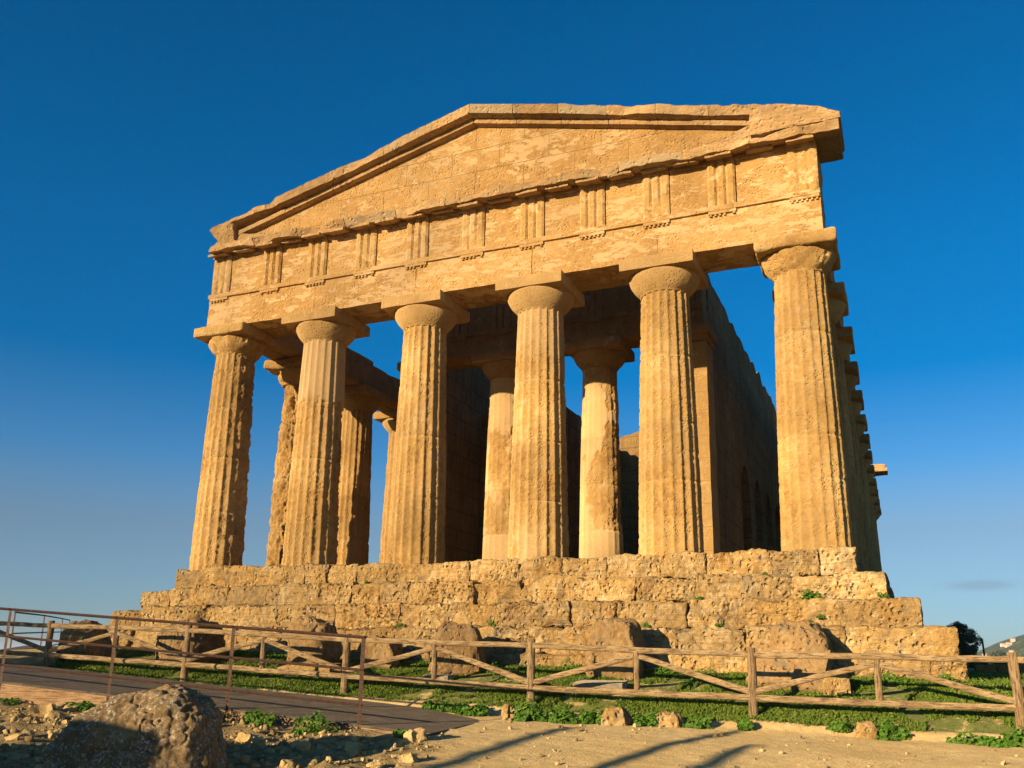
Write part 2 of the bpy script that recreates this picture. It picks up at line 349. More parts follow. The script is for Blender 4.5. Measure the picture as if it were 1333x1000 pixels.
def leaf_mat(name, a, b, cdry):
    t = NT(name); f = t.attr('var'); c = t.mix(f, a, b); c = t.mix(t.math('MULTIPLY', t.ramp(f, .93, .99), .8), c, cdry)
    t.b.inputs['Subsurface Weight'].default_value = 0; m_ = t.fin(c, .6)
    tr = t.n('ShaderNodeBsdfTranslucent'); t.l(c, tr.inputs['Color']); ms = t.n('ShaderNodeMixShader'); ms.inputs[0].default_value = .25
    t.l(t.b.outputs[0], ms.inputs[1]); t.l(tr.outputs[0], ms.inputs[2]); t.l(ms.outputs[0], t.out.inputs['Surface']); return m_
M_grass = leaf_mat('grass_blade', (.09, .145, .014), (.215, .27, .032), (.36, .28, .10))
M_leaf = leaf_mat('shrub_leaf', (.06, .14, .012), (.15, .27, .03), (.20, .22, .05))
M_olive = leaf_mat('olive_leaf', (.09, .11, .05), (.18, .20, .10), (.2, .2, .1))
M_scrub = leaf_mat('scrub_leaf', (.09, .105, .03), (.16, .17, .05), (.2, .18, .07))

# ------------------------------------------------------------------ ground form
def zkrep(x): return np.interp(x, [-14, -9, -4.5, -2.5, 1.1, 5.1, 7, 9.9, 16], [-2.2, -2.05, -2.12, -2.26, -2.33, -2.38, -2.42, -2.45, -2.6])
def yfence(x): return -5.51+(np.asarray(x)+6.94)/3.5*.11
def zfence(x): return np.interp(x, [-14, -6.94, -3.44, .06, 3.56, 7.06, 10.56, 16], [-2.4, -2.54, -2.68, -2.81, -2.93, -2.99, -3.05, -3.12])
def zfront(x): return np.interp(x, [-14, -8, -4.6, 0, 2.1, 4, 10, 16], [-2.7, -2.72, -2.82, -2.98, -3.04, -3.07, -3.18, -3.25])
def ground(x, y):
    x = np.asarray(x, float); y = np.asarray(y, float)
    yf = yfence(x); k = zkrep(x); f = zfence(x); c = zfront(x); p = np.minimum(f-.10, c+.03)
    t = np.clip((y-yf)/(-2.7-yf), 0, 1); z = f+(k-f)*(t**.8)
    z2 = p+(f-p)*sstep(yf-.55, yf-.2, y)
    z3 = c+(p-c)*np.clip((y+8.0)/(yf-.55+8.0), 0, 1)
    z4 = c-.055*(-8-y)
    return np.where(y >= -2.7, k, np.where(y >= yf, z, np.where(y >= yf-.55, z2, np.where(y >= -8, z3, z4))))
def rockmask(x, y):
    e = fbm(np.stack([x*.9, y*.9, x*0+3], -1), 3)
    return sstep(0, .8, 4.0+.28*(-8.9-y)+e*.8-x)*sstep(-8.5, -8.8, y)
def relief(x, y):
    """height of the small relief added to the ground form"""
    P = np.stack([x, y, x*0], -1); rm = rockmask(x, y)
    z = .022*fbm(P*1.1, 4)+.012*fbm(P*5, 3)
    z = z+rm*(.09*fbm(P*2.6+5, 5)+.07*sstep(.45, .1, worley(P*np.array([3.2, 3.2, 1])))*sstep(-.1, .3, fbm(P*.9+20, 2)))
    yf = yfence(x); z = z+.05*fbm(P*1.7+40, 3)*sstep(yf-.9, yf-.4, y)*sstep(-2.7, -3.4, y)
    return z
def gz(x, y): return float(ground(x, y)+relief(np.array(float(x)), np.array(float(y))))

# ------------------------------------------------------------------ setting: ground, hill, sea
def axis_lines(segs):
    out = [np.arange(a, b, s) for a, b, s in segs]; return np.concatenate(out+[[segs[-1][1]]])
gx = axis_lines([(-400, -60, 40), (-60, -16, 4), (-16, -8, .35), (-8, 12.5, .085), (12.5, 20, .35), (20, 60, 4), (60, 400, 40)])
gy = axis_lines([(-60, -24, 3), (-24, -13.6, .3), (-13.6, -2.2, .07), (-2.2, 0, .4), (0, 50, 3), (50, 400, 35)])
X, Y = np.meshgrid(gx, gy, indexing='ij')
Z = ground(X, Y)+relief(X, Y)*sstep(30, 14, np.abs(X-2))
Z = Z-55*sstep(-14, -260, X)**1.0-40*sstep(60, 300, Y)-30*sstep(50, 300, X)-.10*np.maximum(0, -13.5-X)*sstep(-13.5, -20, X)
yf = yfence(X); edge = .35*fbm(np.stack([X*.8, Y*.8, X*0], -1), 3)
gr = sstep(yf-.32, yf-.02, Y+edge)*sstep(-12, -6.5, X)
gr = np.maximum(gr*.9, sstep(-2.5, -2.3, Y)*.8)
mb = MB(); idx = np.arange(X.size).reshape(X.shape)
q = np.stack([idx[:-1, :-1], idx[1:, :-1], idx[1:, 1:], idx[:-1, 1:]], -1).reshape(-1, 4)
mb.add(np.stack([X, Y, Z], -1), [q], grassy=gr.ravel(), rocky=rockmask(X, Y).ravel())
mb.build('ground', M_ground, angle=180, kind='structure')
mb = MB(); n = 40; th = np.linspace(0, 2*np.pi, 97)[:-1]; rr = np.array([0.01, 800, 3000, 10000, 13000, 13900])
P = np.stack([rr[:, None]*np.cos(th), rr[:, None]*np.sin(th), np.full((6, 96), -118.0)], -1)
idx = np.arange(6*96).reshape(6, 96); j = np.roll(idx, -1, 1)
mb.add(P, [np.stack([idx[:-1], idx[1:], j[1:], j[:-1]], -1).reshape(-1, 4)[:, ::-1]])
mb.build('sea', M_sea, kind='structure')
# far hill on the right
def hill_mat():
    t = NT('hill_scrub'); v = t.pos(); n1 = t.noise(v, .006, 6, .65); n2 = t.noise(v, .03, 5, .7)
    c = t.mix(t.ramp(n1, .42, .58), (.03, .045, .02), (.075, .078, .036)); c = t.mix(t.ramp(n2, .54, .62), c, (.055, .065, .045)); c = t.mix(t.ramp(n2, .40, .34), c, (.30, .25, .16))
    return t.fin(c, 1)
def hill_h(x, y):
    P = np.stack([x*.004, y*.004, x*0], -1)
    u = (x+25)/280.0
    z = -40+sstep(0, 1.0, u)*92*sstep(900, 1300, y)*sstep(2600, 1700, y)
    return z+14*fbm(P*1.6, 5)*sstep(.0, .3, u)
hx, hy = np.meshgrid(np.linspace(-60, 1100, 160), np.linspace(850, 2700, 100), indexing='ij'); hz = hill_h(hx, hy)
mb = MB(); idx = np.arange(hx.size).reshape(hx.shape)
mb.add(np.stack([hx, hy, hz], -1), [np.stack([idx[:-1, :-1], idx[1:, :-1], idx[1:, 1:], idx[:-1, 1:]], -1).reshape(-1, 4)])
mb.build('hill', hill_mat(), angle=180, kind='structure')

# ------------------------------------------------------------------ temple
T = thing('temple', 'ruined ochre sandstone Doric temple with six front columns and a pediment, on a stepped base', 'temple', (0, 0, 0))
CX = [-7.71, -4.70, -1.60, 1.60, 4.70, 7.71]
SH, SDp = .517, .505
def blocks(mb, x0, x1, y0, y1, z0, z1, along='x', seed=0, mean=1.25, **kw):
    r = random.Random(seed); a = x0
    while a < x1-.05:
        w = mean*r.uniform(.55, 1.45); b = a+w
        if x1-b < .5: b = x1
        jt = r.uniform(-.06, .06); dz = r.uniform(-.045, .012); g = r.choice([-.02, -.02, .0, .004, .007])
        k = dict(res=.029, rnd=r.uniform(.04, .13), amp=r.choice([.07, .10, .14]), freq=r.uniform(1.6, 3.0), fine=.034, pits=r.choice([.04, .07, .10, .11]), pfreq=r.uniform(6.5, 12), seed=seed*.37+a)
        k.update(kw); k.setdefault('tone', r.uniform(-.38, .38)); k.setdefault('grey', r.choice([0, 0, 0, .25, .38, .5]))
        if along == 'x' and b == x1: k.update(amp=.045, rnd=.06); dz = 0; jt = 0
        if along == 'x': rock(mb, (a+g, y0+jt, z0), (b-g, y1, z1+dz), **k)
        else: rock(mb, (y0, a+g, z0), (y1+jt, b-g, z1+dz), **k)
        a = b
LX = [-8.42, -9.06, -9.45, -9.95]
for i in range(4):
    mb = MB(); yfr = -.75-SDp*i; hx_ = 8.48+.51*i; zt = -SH*i; zb = zt-SH-.02
    # the worn left end sits lower
    blocks(mb, LX[i], LX[i]+1.0, yfr+.06, yfr+1.1, zb, zt-(.02 if i == 0 else .10), seed=40+i, rnd=.22, amp=.12)
    blocks(mb, LX[i]+1.0, hx_, yfr, yfr+.95, zb, zt, seed=11+i*7)
    blocks(mb, yfr+.95, 12, hx_-.7, hx_, zb, zt, along='y', seed=60+i, res=.12, pits=0)
    blocks(mb, 12, 39.4, hx_-.7, hx_, zb, zt, along='y', seed=70+i, res=.4, pits=0, mean=3)
    blocks(mb, yfr+1.1, 39.4, LX[i], LX[i]+.8, zb, zt-.05, along='y', seed=80+i, res=.3, pits=0, mean=3)
    o = mb.build('step', M_stp, T)
    o['label'] = ['uppermost step carrying the columns', 'second step from the top', 'third step from the top', 'lowest large step above the footing'][i]
mb = MB(); blocks(mb, -10.2, 10.12, -2.46, -1.3, -3.0, -2.05, seed=5, mean=1.5, rnd=.10, amp=.07)
blocks(mb, -1.3, 20, 9.4, 10.12, -3.0, -2.05, along='y', seed=6, res=.2, pits=0, mean=2)
o = mb.build('foundation', M_stp, T)
mb = MB(); rock(mb, (-8.0, -.3, -2.2), (8.0, 39.0, -.03), res=.6, rnd=.02, amp=.02, fine=0); mb.build('floor', M_stp, T)

def shaft(mb, r0, r1, H, seed, nz=220, ns=8, fd=.075, ero=.3, side=None, sidew=.0, smooth_above=None, rough=1.0, patchfn=None, joints=()):
    nt = 20*ns; th = (np.arange(nt)+.0)*2*math.pi/nt; z = np.linspace(-.12, H, nz)
    TH, ZZ = np.meshgrid(th, z); u = (TH*20/(2*math.pi)) % 1
    t = ZZ/H; rad = r0+(r1-r0)*t+.012*np.sin(np.pi*t)
    fl = 1-(2*u-1)**2
    W = np.stack([rad*np.cos(TH), rad*np.sin(TH), ZZ], -1)+np.array([seed*3.1, seed*1.7, seed*5.3])
    n1 = fbm(W*np.array([1.6, 1.6, .8]), 4); n2 = fbm(W*5.5, 4); n3 = fbm(W*17, 2); pits = sstep(.4, .12, worley(W*np.array([9, 9, 7])))*sstep(-.1, .35, fbm(W*1.3+50, 2))
    e = np.clip(ero+.9*n1, 0, 1)
    if side is not None: e = np.clip(e*.7+sidew*np.clip(np.cos(TH-side), 0, 1)**2*(1+.5*n1), 0, 1.6)
    sm = np.zeros_like(e)
    if smooth_above is not None:
        sm = sstep(smooth_above-.06, smooth_above+.06, ZZ+.35*n2*1.0); e = e*(1-sm*.93)
    if patchfn is not None:
        sm = np.maximum(sm, patchfn(TH, ZZ, n1, n2)); e = e*(1-.95*sm)+.0
    r = rad-fd*r0*fl*(1-np.clip(e, 0, 1)*.5)*(1-.4*sm)
    r = r-e*(.016+.065*np.maximum(0, n2+.2))*rough-.010*rough*n3*(1-.8*sm)-.038*pits*(1-.9*sm)*(.35+e)
    for zj in joints:
        r = r-(.022+.03*np.maximum(0, n2))*np.exp(-((ZZ-zj-.012*n2)/.018)**2)*(1-.5*sm)
    P = np.stack([r*np.cos(TH), r*np.sin(TH), ZZ], -1)
    dr = np.zeros_like(ZZ)
    for q_, zj in enumerate(joints): dr = np.where(ZZ > zj, ((seed*7.3+q_*3.7) % 1.0)-.5, dr)
    tone = .5*dr+.7*n1-.35*np.clip(e, 0, 1)
    idx = np.arange(nt*nz).reshape(nz, nt); j = np.roll(idx, -1, 1)
    mb.add(P, [np.stack([idx[:-1], j[:-1], j[1:], idx[1:]], -1).reshape(-1, 4), idx[-1]], patch=(sm*.75).ravel(), tone=tone.ravel())
ECH = [(.552, 5.98), (.572, 6.0), (.560, 6.006), (.584, 6.026), (.572, 6.032), (.600, 6.05), (.590, 6.056), (.622, 6.082), (.672, 6.13), (.724, 6.19), (.772, 6.26), (.806, 6.325), (.824, 6.375), (.825, 6.41), (.810, 6.436)]
ECH_OLD = [(.53, 5.74), (.545, 5.78), (.55, 5.80), (.545, 5.81), (.558, 5.835), (.553, 5.845), (.572, 5.87), (.566, 5.88), (.60, 5.92), (.655, 5.99), (.715, 6.08), (.765, 6.175), (.80, 6.27), (.815, 6.34), (.81, 6.40), (.785, 6.436)]
def ech_prof(k=1.0, sc=1.0): return [(r*sc, z*k) for r, z in ECH]
rs = R(48)
def patchC2(TH, Z, a, b): return np.zeros_like(Z)
def patchC4(TH, Z, a, b): return .8*sstep(.25, .4, a+.3*b+.25*sstep(2, 0, Z))*sstep(.2, .8, np.cos(TH-R(230)))+.7*sstep(4.6, 5.2, Z+.5*b)
SPEC = [dict(ero=.36, side=R(25), sidew=1.7, rough=1.15), dict(ero=.2, side=rs, sidew=1.45, smooth_above=4.3, rough=1.2), dict(ero=.08, side=rs, sidew=.7, rough=.85),
        dict(ero=.1, side=rs, sidew=.8, rough=.75, patchfn=patchC4), dict(ero=.05, side=rs, sidew=.6, rough=.7), dict(ero=.16, side=rs, sidew=.35, fd=.062, rough=.7)]
DESC = ['front corner column with heavily eroded right edge, farthest left', 'front column with a smooth restored top, second from the left', 'front column, third from the left', 'front column with smooth pale patches near its foot, third from the right', 'front column, second from the right', 'front corner column with worn shallow flutes, farthest right']
def capital(parent, seed, rough, worn, name='capital'):
    mb = MB(); lathe(mb, ech_prof(), 72, rough, seed); c = mb.build(name, M_cap if rough < .1 else M_col, parent, angle=28)
    mb = MB(); h = .851
    rock(mb, (-h, -h, 6.437), (h, h, 6.722), res=.045, rnd=.02+worn*.09, amp=.006+worn*.05, fine=.004+worn*.01, seed=seed)
    a = mb.build('abacus', M_cap if worn < .2 else M_col, parent, angle=45); return c, a
for i, x in enumerate(CX):
    mb = MB(); shaft(mb, .715, .56, 6.0, 3+i*2.3, joints=[(1.5, 3.0, 4.4), (1.1, 2.75, 4.28), (1.55, 3.1, 4.5), (1.3, 2.7, 4.2), (1.6, 2.9, 4.45), (1.45, 2.35, 4.6)][i], **SPEC[i])
    c = mb.build('column', M_col, T, angle=180, loc=(x, 0, 0)); c['label'] = DESC[i]
    capital(c, 5+i, [.18, .05, .035, .02, .03, .14][i], [.55, .1, .15, .05, .05, .9][i])
# flank and rear columns
def simple_col(seed, ero, sidew, side, nz=110, ns=6):
    mb = MB(); shaft(mb, .70, .555, 6.0, seed, nz=nz, ns=ns, ero=ero, side=side, sidew=sidew, joints=(1.5, 3.0, 4.4))
    c = mb.build('column', M_col, T, angle=180); return c
def place(src, x, y, rz=0):
    c = src.copy(); COL.objects.link(c); c.parent = T; c.location = (x, y, 0); c.rotation_euler = (0, 0, rz)
    for ch in src.children:
        d = ch.copy(); COL.objects.link(d); d.parent = c
    return c
FY = [3.0+3.2*k for k in range(11)]
mb = MB(); shaft(mb, .68, .52, 6.0, 31, nz=200, ns=8, ero=.95, side=R(-60), sidew=1.2, rough=2.6, joints=(1.4, 2.9, 4.3)); c = mb.build('column', M_col, T, angle=180); c.location = (CX[0], FY[0], 0); capital(c, 33, .22, 1.0); c['label'] = 'deeply eroded column on the left flank, behind the corner column'
base_c = simple_col(37, .25, .5, R(60)); base_c.location = (CX[0], FY[1], 0); capital(base_c, 38, .06, .35)
worn_c = simple_col(41, .3, .6, R(10)); worn_c.location = (CX[5], FY[0], 0); capital(worn_c, 42, .05, .45)
for k in range(11):
    if k > 1: place(base_c if k % 2 else worn_c, CX[0], FY[k], k*1.57)
    if k > 0: place(worn_c if k % 2 == 0 else base_c, CX[5], FY[k], (k % 4)*1.5708)
for x in CX: place(base_c, x, 38.0, 0)
# flank architraves
mb = MB()
for x0, x1 in ((-8.3, -7.72), (-7.68, -7.12)):
    for k in range(12):
        y0 = .62 if k == 0 else FY[k-1]+.01; y1 = FY[k] if k < 11 else 37.4
        rock(mb, (x0, y0, 6.724), (x1, y1, 7.66+(.12 if k % 3 == 1 else 0)), res=.16, rnd=.06, amp=.05, freq=1.3, fine=.01, seed=k)
o = mb.build('architrave', M_inn, T); o['label'] = 'architrave along the left flank'
mb = MB()
for x0, x1 in ((7.12, 7.68), (7.72, 8.3)):
    for k in range(12):
        y0 = .62 if k == 0 else FY[k-1]+.01; y1 = FY[k] if k < 11 else 37.4
        rock(mb, (x0, y0, 6.724), (x1, y1, 7.60), res=.16, rnd=.06, amp=.05, freq=1.3, fine=.01, seed=k+20)
o = mb.build('architrave', M_inn, T); o['label'] = 'architrave along the right flank'

# front entablature (also used, coarser, for the rear)
TXC = []
for k in range(11): TXC.append(CX[k//2] if k % 2 == 0 else (CX[k//2]+CX[k//2+1])/2)
TXC[0] -= .24; TXC[10] += .26
def triglyph(parent, x, yb, z0, z1, w=.62, dep=.085, worn=0.0, seed=0, mat=None):
    """yb = metope plane, faces -y"""
    hw = w/2; g = w*.115; d = .07
    # outline from left to right: half glyph, bar, V, bar, V, bar, half glyph
    xs = [-hw, -hw+g*.55, -hw*.38-g*.5-.02, -hw*.38-.005, -hw*.38+g*.5+.0, hw*.38-g*.5, hw*.38+.005, hw*.38+g*.5+.02, hw-g*.55, hw]
    xs = [-hw, -hw+.045, -.155, -.105, -.055, .055, .105, .155, hw-.045, hw]
    ys = [d*.8, 0, 0, d, 0, 0, d, 0, 0, d*.8]
    zt = z1-.10; nz = 14
    zz = np.linspace(z0, zt, nz); rx = []; ry = []
    for a in range(len(xs)-1):
        for s in np.linspace(0, 1, 4)[:-1]: rx.append(xs[a]+(xs[a+1]-xs[a])*s); ry.append(ys[a]+(ys[a+1]-ys[a])*s)
    rx.append(xs[-1]); ry.append(ys[-1]); rx = np.array(rx); ry = np.array(ry)
    PX, PZ = np.meshgrid(rx, zz); PY = np.broadcast_to(ry, PX.shape).copy()
    W = np.stack([PX+x, PY, PZ], -1); nn = fbm(W*2.3+seed*4.1, 4)
    er = worn*sstep(.0, .5, nn+worn*.35)
    PY = PY*(1-er*.8)+er*.045+.006*fbm(W*13, 2)
    P = np.stack([PX+x, yb-dep+PY, PZ], -1)
    idx = np.arange(P.shape[0]*P.shape[1]).reshape(PX.shape)
    q = np.stack([idx[:-1, :-1], idx[:-1, 1:], idx[1:, 1:], idx[1:, :-1]], -1).reshape(-1, 4)
    mb = MB(); mb.add(P, [q])
    for s, col in ((0, 0), (1, -1)):   # side returns
        e = P[:, col]; b = e.copy(); b[:, 1] = yb+.09
        v = np.concatenate([e, b]); i = np.arange(nz-1); f = np.stack([i, i+1, i+1+nz, i+nz], -1); mb.add(v, [f if s == 0 else f[:, ::-1]])
    rock(mb, (x-hw-.003, yb-dep-.004, zt), (x+hw+.003, yb+.03, z1), res=.06, rnd=.006, amp=.004, fine=.003, seed=seed)
    o = mb.build('triglyph', mat or M_tri, parent, angle=25); return o
def entablature(y_face, sgn, coarse, xl, xr, z_ab, z_ta, z_tr, z_fr, tx, mats, depth, prefix='', worn=(0,)*20, gaps=()):
    """architrave + frieze facing -y at y_face"""
    M1, M2, M3 = mats
    mb = MB(); n = 5
    cuts = [xl]+[c for c in CX[1:5] if xl < c < xr]+[xr]
    for k in range(len(cuts)-1):
        rock(mb, (cuts[k]+(.003 if k else 0), y_face, z_ab), (cuts[k+1], y_face+depth*.48, z_ta-.0), res=coarse, rnd=.02, amp=.012, freq=3, fine=.008, seed=k+3, tone=[.08, -.06, .12, -.04, .1][k % 5])
        rock(mb, (cuts[k]+.003, y_face+depth*.5, z_ab), (cuts[k+1], y_face+depth, z_tr), res=coarse*2.5, rnd=.03, amp=.012, freq=3, fine=.006, seed=k+23)
    A = mb.build(prefix+'architrave', M1, T)
    mb = MB(); rock(mb, (xl-.0, y_face-.065, z_ta), (xr+.0, y_face+depth*.48, z_tr), res=.05 if coarse < .08 else .2, rnd=.008, amp=.007, freq=3, fine=.004, seed=3); mb.build('taenia', M1, A)
    for k, x in enumerate(tx):
        if k in gaps: continue
        mb = MB(); rock(mb, (x-.31, y_face-.06, z_ta-.075), (x+.31, y_face+.02, z_ta-.002), res=.05, rnd=.006, amp=.006, fine=.003, seed=k)
        rr_ = random.Random(k+3)
        for s in range(6):
            gxp = x-.31+.62*(s+.5)/6
            if rr_.random() < .12: continue
            lathe_pts = [(.026, z_ta-.075), (.031, z_ta-.125)]
            m2 = MB(); lathe(m2, lathe_pts[::-1], 8); v = m2.v[0]+np.array([gxp, y_face-.028, 0]); mb.add(v, m2.f)
        mb.build('regula', M1, A, angle=40)
    mb = MB()
    ed = [xl]+[(tx[k]+tx[k+1])/2 for k in range(len(tx)-1)]+[xr]
    for k in range(len(tx)-1):
        rock(mb, (tx[k]+.328, y_face+.02, z_tr+.0), (tx[k+1]-.25, y_face+depth*.48, z_fr), res=coarse, rnd=.012, amp=.012, freq=2.5, fine=.008, seed=k+50, tone=[.12, -.15, .06, .18, -.08, .15, -.2][k % 7])
        rock(mb, (tx[k]+.325, y_face-.03, z_fr-.12), (tx[k+1]-.31, y_face+.06, z_fr-.003), res=.06, rnd=.008, amp=.006, fine=.004, seed=k+80)
    rock(mb, (xl+.02, y_face+.02, z_tr), (tx[0]-.002, y_face+depth*.48, z_fr), res=coarse, rnd=.012, amp=.01, seed=91)
    rock(mb, (tx[-1]+.2, y_face+.02, z_tr), (xr-.02, y_face+depth*.48, z_fr), res=coarse, rnd=.012, amp=.01, seed=92)
    rock(mb, (xl+.04, y_face+depth*.5, z_tr+.003), (xr-.04, y_face+depth, z_fr-.12), res=.2, rnd=.05, amp=.03, seed=93)
    Fz = mb.build(prefix+'frieze', M2, T)
    for k, x in enumerate(tx):
        triglyph(Fz, x, y_face+.02, z_tr, z_fr-.003, worn=worn[k], seed=k, mat=M3)
    return A, Fz
ZAB, ZTA, ZTR, ZFR = 6.724, 7.62, 7.74, 8.93
A, Fz = entablature(-.62, 1, .05, -8.32, 8.30, ZAB, ZTA, ZTR, ZFR, TXC, (M_fac, M_fac, M_tri), 1.24, worn=(.9, .15, .1, .7, .25, .8, .35, .3, .9, .3, .95))
A['label'] = 'front architrave'; Fz['label'] = 'front frieze with eleven triglyphs'
# corner returns of the frieze on both flanks
mb = MB(); rock(mb, (7.6, .0, ZTR+.002), (8.29, .95, ZFR-.01), res=.1, rnd=.05, amp=.05, seed=3); rock(mb, (-8.30, .0, ZTR+.002), (-7.6, .6, ZFR-.05), res=.1, rnd=.06, amp=.05, seed=4)
o = mb.build('frieze_return', M_inn, T)
# horizontal cornice
def geison(xl, xr, res, seed, rough, y0=-1.12, y1=.45, zs=8.83, zt=9.06):
    mb = MB()
    def fn(p):
        low = p[:, 2] < 8.99
        f = sstep(-.62, -1.10, p[:, 1])
        p[:, 2] = np.where(low, p[:, 2]-(8.933-zs)*f, p[:, 2])
        if rough:
            n_ = fbm(np.stack([p[:, 0]*1.1, p[:, 0]*0, p[:, 2]*1.5], -1)+seed, 4); ft = sstep(-.8, -1.05, p[:, 1])
            p[:, 1] += ft*rough*np.maximum(0, n_+.12)*1.3
            n2_ = fbm(np.stack([p[:, 0]*3.1, p[:, 1]*3, p[:, 0]*0], -1)+seed+9, 3); p[:, 2] += np.where(low, ft*rough*.35*np.maximum(0, n2_), -ft*rough*.3*np.maximum(0, n2_))
        return p
    cuts = list(np.arange(xl, xr, 1.5)); cuts = cuts[:-1]+[xr] if xr-cuts[-1] < .6 else cuts+[xr]
    for a, b in zip(cuts[:-1], cuts[1:]):
        rock(mb, (a+.003, y0, 8.933), (b-.003, y1, zt), res=res, rnd=.025, amp=.018, freq=3, fine=.012, seed=seed+a, fn=fn, tone=.45*math.sin(a*5.1), grey=max(0, .8*math.sin(a*3.3+1)))
    return mb
mb = geison(-8.08, 8.80, .045, 4, .22)
rock(mb, (-8.32, -.80, 8.95), (-7.75, .3, 9.30), res=.045, rnd=.14, amp=.16, freq=2.4, fine=.03, seed=9, pits=.05)
G = mb.build('cornice', M_cor, T); G['label'] = 'weathered horizontal cornice under the front pediment'
mx = []
for k in range(10): mx += [TXC[k], (TXC[k]+TXC[k+1])/2]
mx.append(TXC[10]); rr_ = random.Random(5)
for k, x in enumerate(mx):
    dep = rr_.choice([.0, .03, .1, .16]); mb = MB()
    def fn(p): p[:, 2] -= .10*sstep(-.62, -1.10, p[:, 1]); return p
    rock(mb, (x-.29, -1.04+dep, 8.865), (x+.29, -.66, 8.945), res=.05, rnd=.02, amp=.02, freq=3, fine=.008, seed=k, fn=fn); mb.build('mutule', M_cor, G)
# pediment
def slope_fn(sl): 
    def fn(p): p[:, 2] -= sl*np.abs(p[:, 0]); return p
    return fn
def tymp(y0, y1, res):
    mb = MB()
    def fn(p):
        t = (p[:, 2]-9.08)/2.2; top = 11.26-.256*np.abs(p[:, 0]); p[:, 2] = 9.08+t*np.maximum(.02, top-9.08); return p
    for a, b in ((-8.2, 0), (0, 8.2)): rock(mb, (a, y0, 9.08), (b, y1, 11.28), res=res, rnd=.0, amp=.012, freq=2.5, fine=.008, seed=8, fn=fn)
    return mb
o = tymp(-.60, -.05, .07).build('tympanum', M_tym, T); o['label'] = 'front pediment wall of large pale blocks'
def raking(res, rough, y0=-1.06, parts=((-7.55, -.0), (0, 7.25)), seed=0):
    mb = MB()
    def fn(p):
        p[:, 2] -= .2475*np.abs(p[:, 0])
        amt = rough*sstep(.8, 4.0, np.abs(p[:, 0]))
        n_ = fbm(np.stack([p[:, 0]*1.3, p[:, 1]*.6, p[:, 2]*1.3], -1)+seed, 4); n2_ = fbm(p*4+seed, 3)
        lowk = sstep(.18, .05, p[:, 2]-(11.32-.2475*np.abs(p[:, 0]))); p[:, 2] += lowk*(.15*sstep(-5.2, -7.4, p[:, 0])+.05*amt/max(rough, .01)*np.maximum(0, n_))
        p[:, 1] += sstep(-.85, -1.03, p[:, 1])*amt*np.maximum(0, n_+.1)*1.0
        p[:, 2] -= amt*(.35*np.maximum(0, n_)+.12*n2_)*sstep(0, .2, p[:, 2]-(11.40-.2475*np.abs(p[:, 0])))
        return p
    for a, b in parts:
        cuts = np.linspace(a, b, 7 if res < .1 else 3)
        for c0, c1 in zip(cuts[:-1], cuts[1:]):
            rock(mb, (c0+.002, y0, 11.34), (c1-.002, .3, 11.61), res=res, rnd=.022, amp=.012, freq=3, fine=.010, seed=c0, fn=fn, tone=.4*math.sin(c0*4.1), grey=max(0, .9*math.sin(c0*2.3+2)))
            rock(mb, (c0+.004, -.80, 11.21), (c1-.004, -.2, 11.339), res=res*1.4, rnd=.015, amp=.01, fine=.006, seed=c0+40, fn=slope_fn(.2475))
    return mb
mb = raking(.05, .2)
def cornfn(p):
    return p
def prism_rock(mb, poly, y0, y1, seed, amp=.07, lean=0.0):
    poly = np.array(poly, float)   # lower edge fixed z, upper edge poly of (x,z)
    zl = 9.09
    def fn(p):
        top = np.interp(p[:, 0], poly[:, 0], poly[:, 1]); t = (p[:, 2]-9.0)
        p[:, 2] = zl+t*(top-zl); p[:, 0] += lean*np.clip(1-t, 0, 1)**.8*sstep(poly[0, 0]+.9, poly[0, 0], p[:, 0]); p[:, 1] += abs(lean)*.5*np.clip(1-t, 0, 1); return p
    rock(mb, (poly[0, 0], y0, 9.0), (poly[-1, 0], y1, 10.0), res=.05, rnd=.03, amp=amp*.5, freq=2.2, fine=.02, pits=.02, seed=seed, fn=fn)
prism_rock(mb, [(6.95, 9.60), (7.2, 9.80), (7.6, 9.71), (8.0, 9.60), (8.42, 9.47), (8.6, 9.36), (8.84, 9.23)], -1.05, .4, 3)
prism_rock(mb, [(4.9, 9.12), (5.8, 9.26), (6.6, 9.42), (7.05, 9.56)], -.78, -.3, 5)
prism_rock(mb, [(-8.22, 9.56), (-8.1, 9.64), (-7.95, 9.66), (-7.75, 9.69), (-7.4, 9.76)], -1.04, .3, 6, .16, .34)
prism_rock(mb, [(-7.5, 9.50), (-7.0, 9.36), (-5.8, 9.22), (-4.6, 9.12)], -.78, -.3, 7)
o = mb.build('raking_cornice', M_cor, T); o['label'] = 'raking cornice of the front pediment, broken at both ends'
# rear gable (coarse)
A2, F2 = entablature(37.4, 1, .4, -8.3, 8.3, ZAB, ZTA, ZTR, ZFR, TXC, (M_inn, M_inn, M_inn), 1.2); A2['label'] = 'rear architrave'; F2['label'] = 'rear frieze'
mb = MB(); rock(mb, (-8.8, 37.5, 8.935), (9.1, 39.1, 9.15), res=.3, rnd=.05, amp=.06, seed=2); mb2 = tymp(38.2, 38.7, .5)
rock(mb, (8.3, 37.5, 9.15), (9.0, 39.0, 9.42), res=.1, rnd=.08, amp=.08, seed=4)
for v, f in zip(mb2.v, [None]*9): pass
o = mb.build('cornice', M_cor, T); o['label'] = 'rear cornice'; o = mb2.build('tympanum', M_inn, T); o['label'] = 'rear pediment wall'

